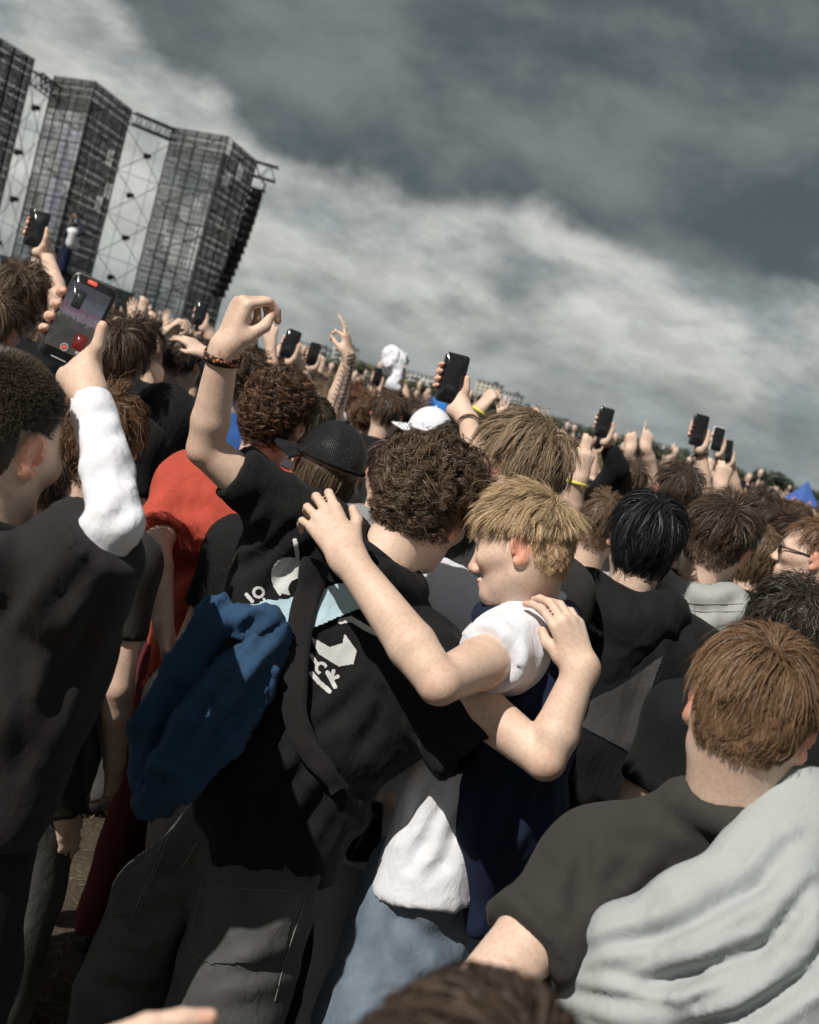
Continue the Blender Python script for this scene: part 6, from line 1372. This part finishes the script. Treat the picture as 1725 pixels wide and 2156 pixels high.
# ------------------------------------------------------------------ printed and sewn details on the others
def details():
    me = R_.shirt.data; V = np.array([v.co[:] for v in me.vertices])+R_.base; F = [tuple(p.vertices) for p in me.polygons]
    hm = R_.hood.data; V2 = np.array([v.co[:] for v in hm.vertices])+R_.base; F2 = [tuple(i+len(V) for i in p.vertices) for p in hm.polygons]; sf = Surf(np.concatenate([V, V2]), F+F2)
    text_on(R_, 'lettering', sf, 'aventilave', 1236, 1312, 33, 21, plain((.5, .5, .52), 'white_embroidery', .8))
    decal(R_, 'grey_panel', sf, lambda u, v: in_poly(u, v, [(1205, 1490), (1300, 1445), (1398, 1378), (1362, 1480), (1326, 1584), (1215, 1525)]), (1200, 1375, 1402, 1590), cloth((.055, .055, .057), 'grey_panel_nylon', rough=.6), 2.5, .004, smooth_it=1)
    def surf_of(o, P): return np.array([v.co[:] for v in o.data.vertices])+P.base, [tuple(p.vertices) for p in o.data.polygons]
    V, F = surf_of(T_.shirt, T_); V2, F2 = surf_of(T_.hood, T_); sf = Surf(np.concatenate([V, V2]), F+[tuple(i+len(V) for i in f) for f in F2]); st = plain((.24, .245, .24), 'grey_stitch', .9)
    for ln_ in ([(1382, 1262), (1480, 1272), (1590, 1272)], [(1380, 1278), (1480, 1288), (1590, 1288)], [(1462, 1270), (1466, 1350)], [(1385, 1290), (1450, 1390)]): seam(T_, 'seam', sf, ln_, st, .0010)
details()
# ------------------------------------------------------------------ the rows of people behind, one object each
CSH = cloth((1, 1, 1), 'crowd_shirt', objcol=True, weave=300); CPANTS = DARKJEAN
def crowd_protos():
    bodies = []; H = Head((0, .02, 1.62), (0, 1, 0), (0, 0, 1), 1.0); r, f, u = np.array((1., 0, 0)), np.array((0, 1., 0)), np.array((0, 0, 1.)); nb = np.array((0, -.008, 1.455))
    hv = None
    def arm_pts(q, kind):
        sh = nb+q*r*.19-u*.085
        if kind == 'down': el = sh+q*r*.05-u*.29; wr = el+f*.10-u*.22; return sh, el, wr, (nrm(wr-el), q*r, q, 'relax')
        if kind == 'fist': el = sh+q*r*.10+f*.18+u*.20; wr = el+u*.25-q*r*.03; return sh, el, wr, (u, -f, q, 'fist')
        if kind == 'open': el = sh+q*r*.08+f*.16+u*.23; wr = el+u*.25+q*r*.03; return sh, el, wr, (nrm(u+q*r*.2), -f, q, 'open')
        if kind == 'point': el = sh+q*r*.08+f*.20+u*.18; wr = el+u*.24+f*.05; return sh, el, wr, (nrm(u+f*.2), -f, q, 'point')
        if kind == 'phone': el = sh+q*r*.05+f*.24+u*.13; wr = el+u*.24-q*r*.04; return sh, el, wr, dict(c=wr+u*.10-f*.03, X=r, Y=u, Z=-f, side=q)
    for La, Ra in (('down', 'down'), ('down', 'fist'), ('open', 'down'), ('open', 'fist'), ('down', 'phone'), ('down', 'point')):
        class D: pass
        P = D(); P.skin = []; P.cols = []; P.addskin = lambda vf, c, P=P: (P.skin.append(vf), P.cols.append(c))
        g = S(.0115); add_head(g, H, True); g.rc(H.w(0, -.036, -.03), nb-u*.02, .055, .058, .03); g.rc(nb, nb-u*.15, .05, .06, .03); V, F = g.mesh(); P.addskin((V, F), head_cols(H, V)); hv = (V, F)
        g = S(.019); torso(g, nb, r, f, u); pc = None
        for q, k in ((-1, La), (1, Ra)):
            sh, el, wr, hand = arm_pts(q, k); do_arm(P, sh, el, wr, hand, h=.009 if k != 'down' else .016); sleeve(g, sh, el, .6, .072, .072)
            if k == 'phone': pc = hand['c']
        finish_sleeves(g, .014); neckhole(g, H, nb, u); g.cut(nb-u*.65, -u, .34); sv, sf = g.mesh(); sv = folds(sv, sf, .008, 8, (0, 0, 1), .3, 3)
        V, F = join(P.skin); bm = mesh('body', V, F, True, np.concatenate(P.cols)); bm.materials.append(SKIN); sm = mesh('t_shirt', sv, sf); sm.materials.append(CSH); bodies.append((bm, sm, pc, La, Ra))
    hs = []
    for i, (st, kw) in enumerate((('short', {}), ('messy', {}), ('curly', dict(segs=6, clumps=160)), ('mop', {}), ('wavy', {}), ('long', dict(segs=7)), ('short', dict(top=.09, messy=1.0)))):
        h_ = make_hair(H, *hv, **sty(st, n=900, width=.0042, seed=200+i, col=(1, 1, 1), var=.7, **kw)); m_ = mesh('hair', h_[0], h_[1], True, h_[2], h_[3]); m_.materials.append(HAIR); hs.append((m_, st))
    g = S(.03); trousers(g, nb-u*.62, r, f, u); V, F = g.mesh(); tm = mesh('trousers', V, F); tm.materials.append(CPANTS)
    return bodies, hs, tm
CB, CH, CT = crowd_protos()
HC = [('dark brown', (.045, .029, .020), 5), ('brown', (.080, .050, .032), 5), ('black', (.012, .011, .012), 2), ('light brown', (.17, .115, .07), 3), ('blond', (.34, .25, .15), 1), ('auburn', (.12, .058, .028), 1)]
SC = [('black', (.012, .012, .013), 8), ('charcoal', (.04, .04, .042), 3), ('white', (.70, .71, .74), 3), ('navy', (.012, .02, .05), 2), ('grey', (.25, .25, .26), 2), ('blue', (.04, .12, .35), 1), ('red', (.45, .05, .04), .6), ('olive', (.09, .085, .05), 1)]
LM = [(0, 'at left edge'), (230, 'left of hooded person'), (380, 'below rightmost tower'), (520, 'by wristband fist'), (660, 'by tattooed arm'), (780, 'under white cloth'), (900, 'left of centre phone'), (1010, 'right of centre phone'),
      (1130, 'above blond head'), (1250, 'by black sleeve phone'), (1370, 'by pointing arms'), (1480, 'under paired phones'), (1590, 'near blue tent'), (1725, 'at right edge')]
def project(p):
    d = np.asarray(p)-CAM; z = d @ CD; return CX+FPX*(d @ CR)/z, CY-FPX*(d @ CU)/z, z
def crowd():
    rnd = random.Random(77); taken = [(o.location.x, o.location.y) for o in bpy.data.objects if o.name.startswith('person') and o.parent is None]
    n = 0; y = 4.1; row = 0; used = {}
    pick = lambda L: rnd.choices(L, [x[2] for x in L])[0]
    while y < 13.6:
        x = -.40*y-.9+(row % 2)*.25
        while x < .40*y+1.0:
            px_, py_ = x+rnd.uniform(-.13, .13), y+rnd.uniform(-.14, .14); x += .50 if y < 9 else .56
            if any((px_-a)**2+(py_-b)**2 < .34**2 for a, b in taken): continue
            s_ = rnd.uniform(.90, 1.02); u, v, z = project((px_, py_, 1.68*s_))
            if (u < -60 or u > 1790) and (y > 8 or u < -420 or u > 2150): continue
            hn, hc, _ = pick(HC); sn, sc_, _ = pick(SC); pr = .55 if u < 520 else .26; bi = rnd.choice((1, 1, 1, 2, 4, 4, 4, 5, 3)) if rnd.random() < pr else 0
            bm, sm, pc, La, Ra = CB[bi]; hm, hst = CH[rnd.choices(range(7), (4, 3, 2, 2, 3, .8, 3))[0]]; a = rnd.uniform(-.35, .35)
            pose = {0: 'arms down', 1: 'right fist raised', 2: 'left palm raised', 3: 'both arms raised', 4: 'phone raised', 5: 'finger pointing up'}[bi]; k = min(range(len(LM)), key=lambda i: abs(LM[i][0]-u))
            hd = 'curly ' if hst == 'curly' else 'long ' if hst == 'long' else 'wavy ' if hst == 'wavy' else 'messy ' if hst == 'messy' else ''
            dist = 'near row' if y < 6.2 else 'middle row' if y < 10 else 'far row'
            lab = '%s%s haired person, %s top, %s, %s %s' % (hd, hn, sn, pose, dist, LM[k][1])
            t = empty('person', (px_, py_, 0), lab, 'person', 'people packed in the rows before the stage'); t.rotation_euler.z = a; t.scale = (s_, s_, s_)
            obj('body', bm, None, t); o = obj('hair', hm, None, t); o.color = (*[c*rnd.uniform(.85, 1.15) for c in hc], 1); o = obj('t_shirt', sm, None, t); o.color = (*sc_, 1); obj('trousers', CT, None, t); taken.append((px_, py_)); n += 1
            if bi == 4:
                R = Matrix.Rotation(a, 4, 'Z'); c = R @ Vector(pc*s_)+Vector((px_, py_, 0)); Zv = R @ Vector((0, -1, 0)); lp = 'phone raised over %s%s hair, %s %s' % (hd, hn, dist, LM[k][1])
                phone(lp, np.array(c), (0, 0, 1), np.array(Zv), PHONE_WHITE if rnd.random() < .2 else PHONE_BLACK, None, 'phones held up over the crowd')
        y += .50 if y < 9 else .62; row += 1
    print('crowd persons', n)
crowd()
def far_crowd():
    rng = np.random.default_rng(8); VV = []; FF = []; CC = []; n0 = 0
    def lump(c, r, col, seg=6, rings=4):
        nonlocal n0
        th = np.linspace(0, math.pi, rings); ph = np.linspace(0, 2*math.pi, seg, endpoint=False)
        P = np.array([(math.sin(t)*math.cos(p), math.sin(t)*math.sin(p), math.cos(t)) for t in th for p in ph])*r*(1+.12*rng.standard_normal((rings*seg, 1)))+c
        F = [(i*seg+k, i*seg+(k+1) % seg, (i+1)*seg+(k+1) % seg, (i+1)*seg+k) for i in range(rings-1) for k in range(seg)]
        VV.append(P); FF.append(np.array(F)+n0); CC.append(np.tile(col, (len(P), 1))); n0 += len(P)
    hc = np.array([h[1] for h in HC]); hw = np.array([h[2] for h in HC], float); scs = np.array([s_[1] for s_ in SC]); sw = np.array([s_[2] for s_ in SC], float); sk = np.array((.62, .46, .37))
    for i in range(2000):
        y = 15.6+(rng.random()**1.5)*75; x = rng.uniform(-.40, .40)*y
        if y > 33 and x < -.12*y: continue
        h = rng.uniform(.92, 1.03)*1.60; c = np.array((x, y, h)); lump(c+(0, .01, -.02), np.array((.075, .09, .11)), sk); lump(c+(0, -.02, .025), np.array((.09, .105, .095)), hc[rng.choice(len(hc), p=hw/hw.sum())]); sc_ = scs[rng.choice(len(scs), p=sw/sw.sum())]
        lump(c+(0, -.02, -.42), np.array((.24, .14, .30)), sc_)
        if rng.random() < .13:
            q = rng.choice((-1, 1)); tp = c+np.array((q*.22+rng.uniform(-.08, .08), .15, rng.uniform(.12, .38))); b = c+np.array((q*.2, .05, -.2))
            for t in np.linspace(0, 1, 6): lump(b+(tp-b)*t, np.array((.05, .05, .075))*(1-.25*t), sk, 4, 3)
            lump(tp+(0, 0, .04), np.array((.05, .04, .07)), sk, 5, 4)
    m, nt, N, L, b = newmat('far_crowd'); at = nd(N, 'ShaderNodeAttribute'); at.attribute_name = 'Col'; L.new(at.outputs['Color'], b.inputs['Base Color']); b.inputs['Roughness'].default_value = .8
    o = obj('crowd', mesh('crowd', np.concatenate(VV), np.concatenate(FF), True, np.concatenate(CC)), m); tag(o, 'distant mass of festival crowd stretching to the treeline', 'crowd', kind='stuff')
far_crowd()
def tattoo():
    bo = [c for c in N_.root.children if c.name.startswith('body')][0]; V = np.array([v.co[:] for v in bo.data.vertices])+N_.base; sf = Surf(V, [tuple(p.vertices) for p in bo.data.polygons]); ink = plain((.10, .085, .085), 'tattoo_ink', .6); rng = random.Random(3)
    segs = []
    for i in range(9):
        t = i/8; cu, cv = 732-24*t, 776+78*t
        for s_ in (-1, 1): segs.append([(cu+3, cv+6), (cu+3+s_*6, cv-1), (cu+3+s_*13, cv-6)]); segs.append([(cu+3+s_*4, cv+8), (cu+3+s_*10, cv+1)])
    segs.append([(741, 762), (736, 790), (712, 868)]); segs.append([(726, 790), (700, 862)])
    def fn(u, v):
        m = np.zeros(u.shape, bool)
        for s_ in segs: m |= near_seg(u, v, s_, 1.0)
        return m | (in_poly(u, v, [(732, 742), (748, 742), (746, 768), (730, 768)]) & ((u*7+v*3).astype(int) % 5 > 1))
    decal(N_, 'tattoo', sf, fn, (690, 738, 760, 880), ink, 1.4, .0012)
tattoo()
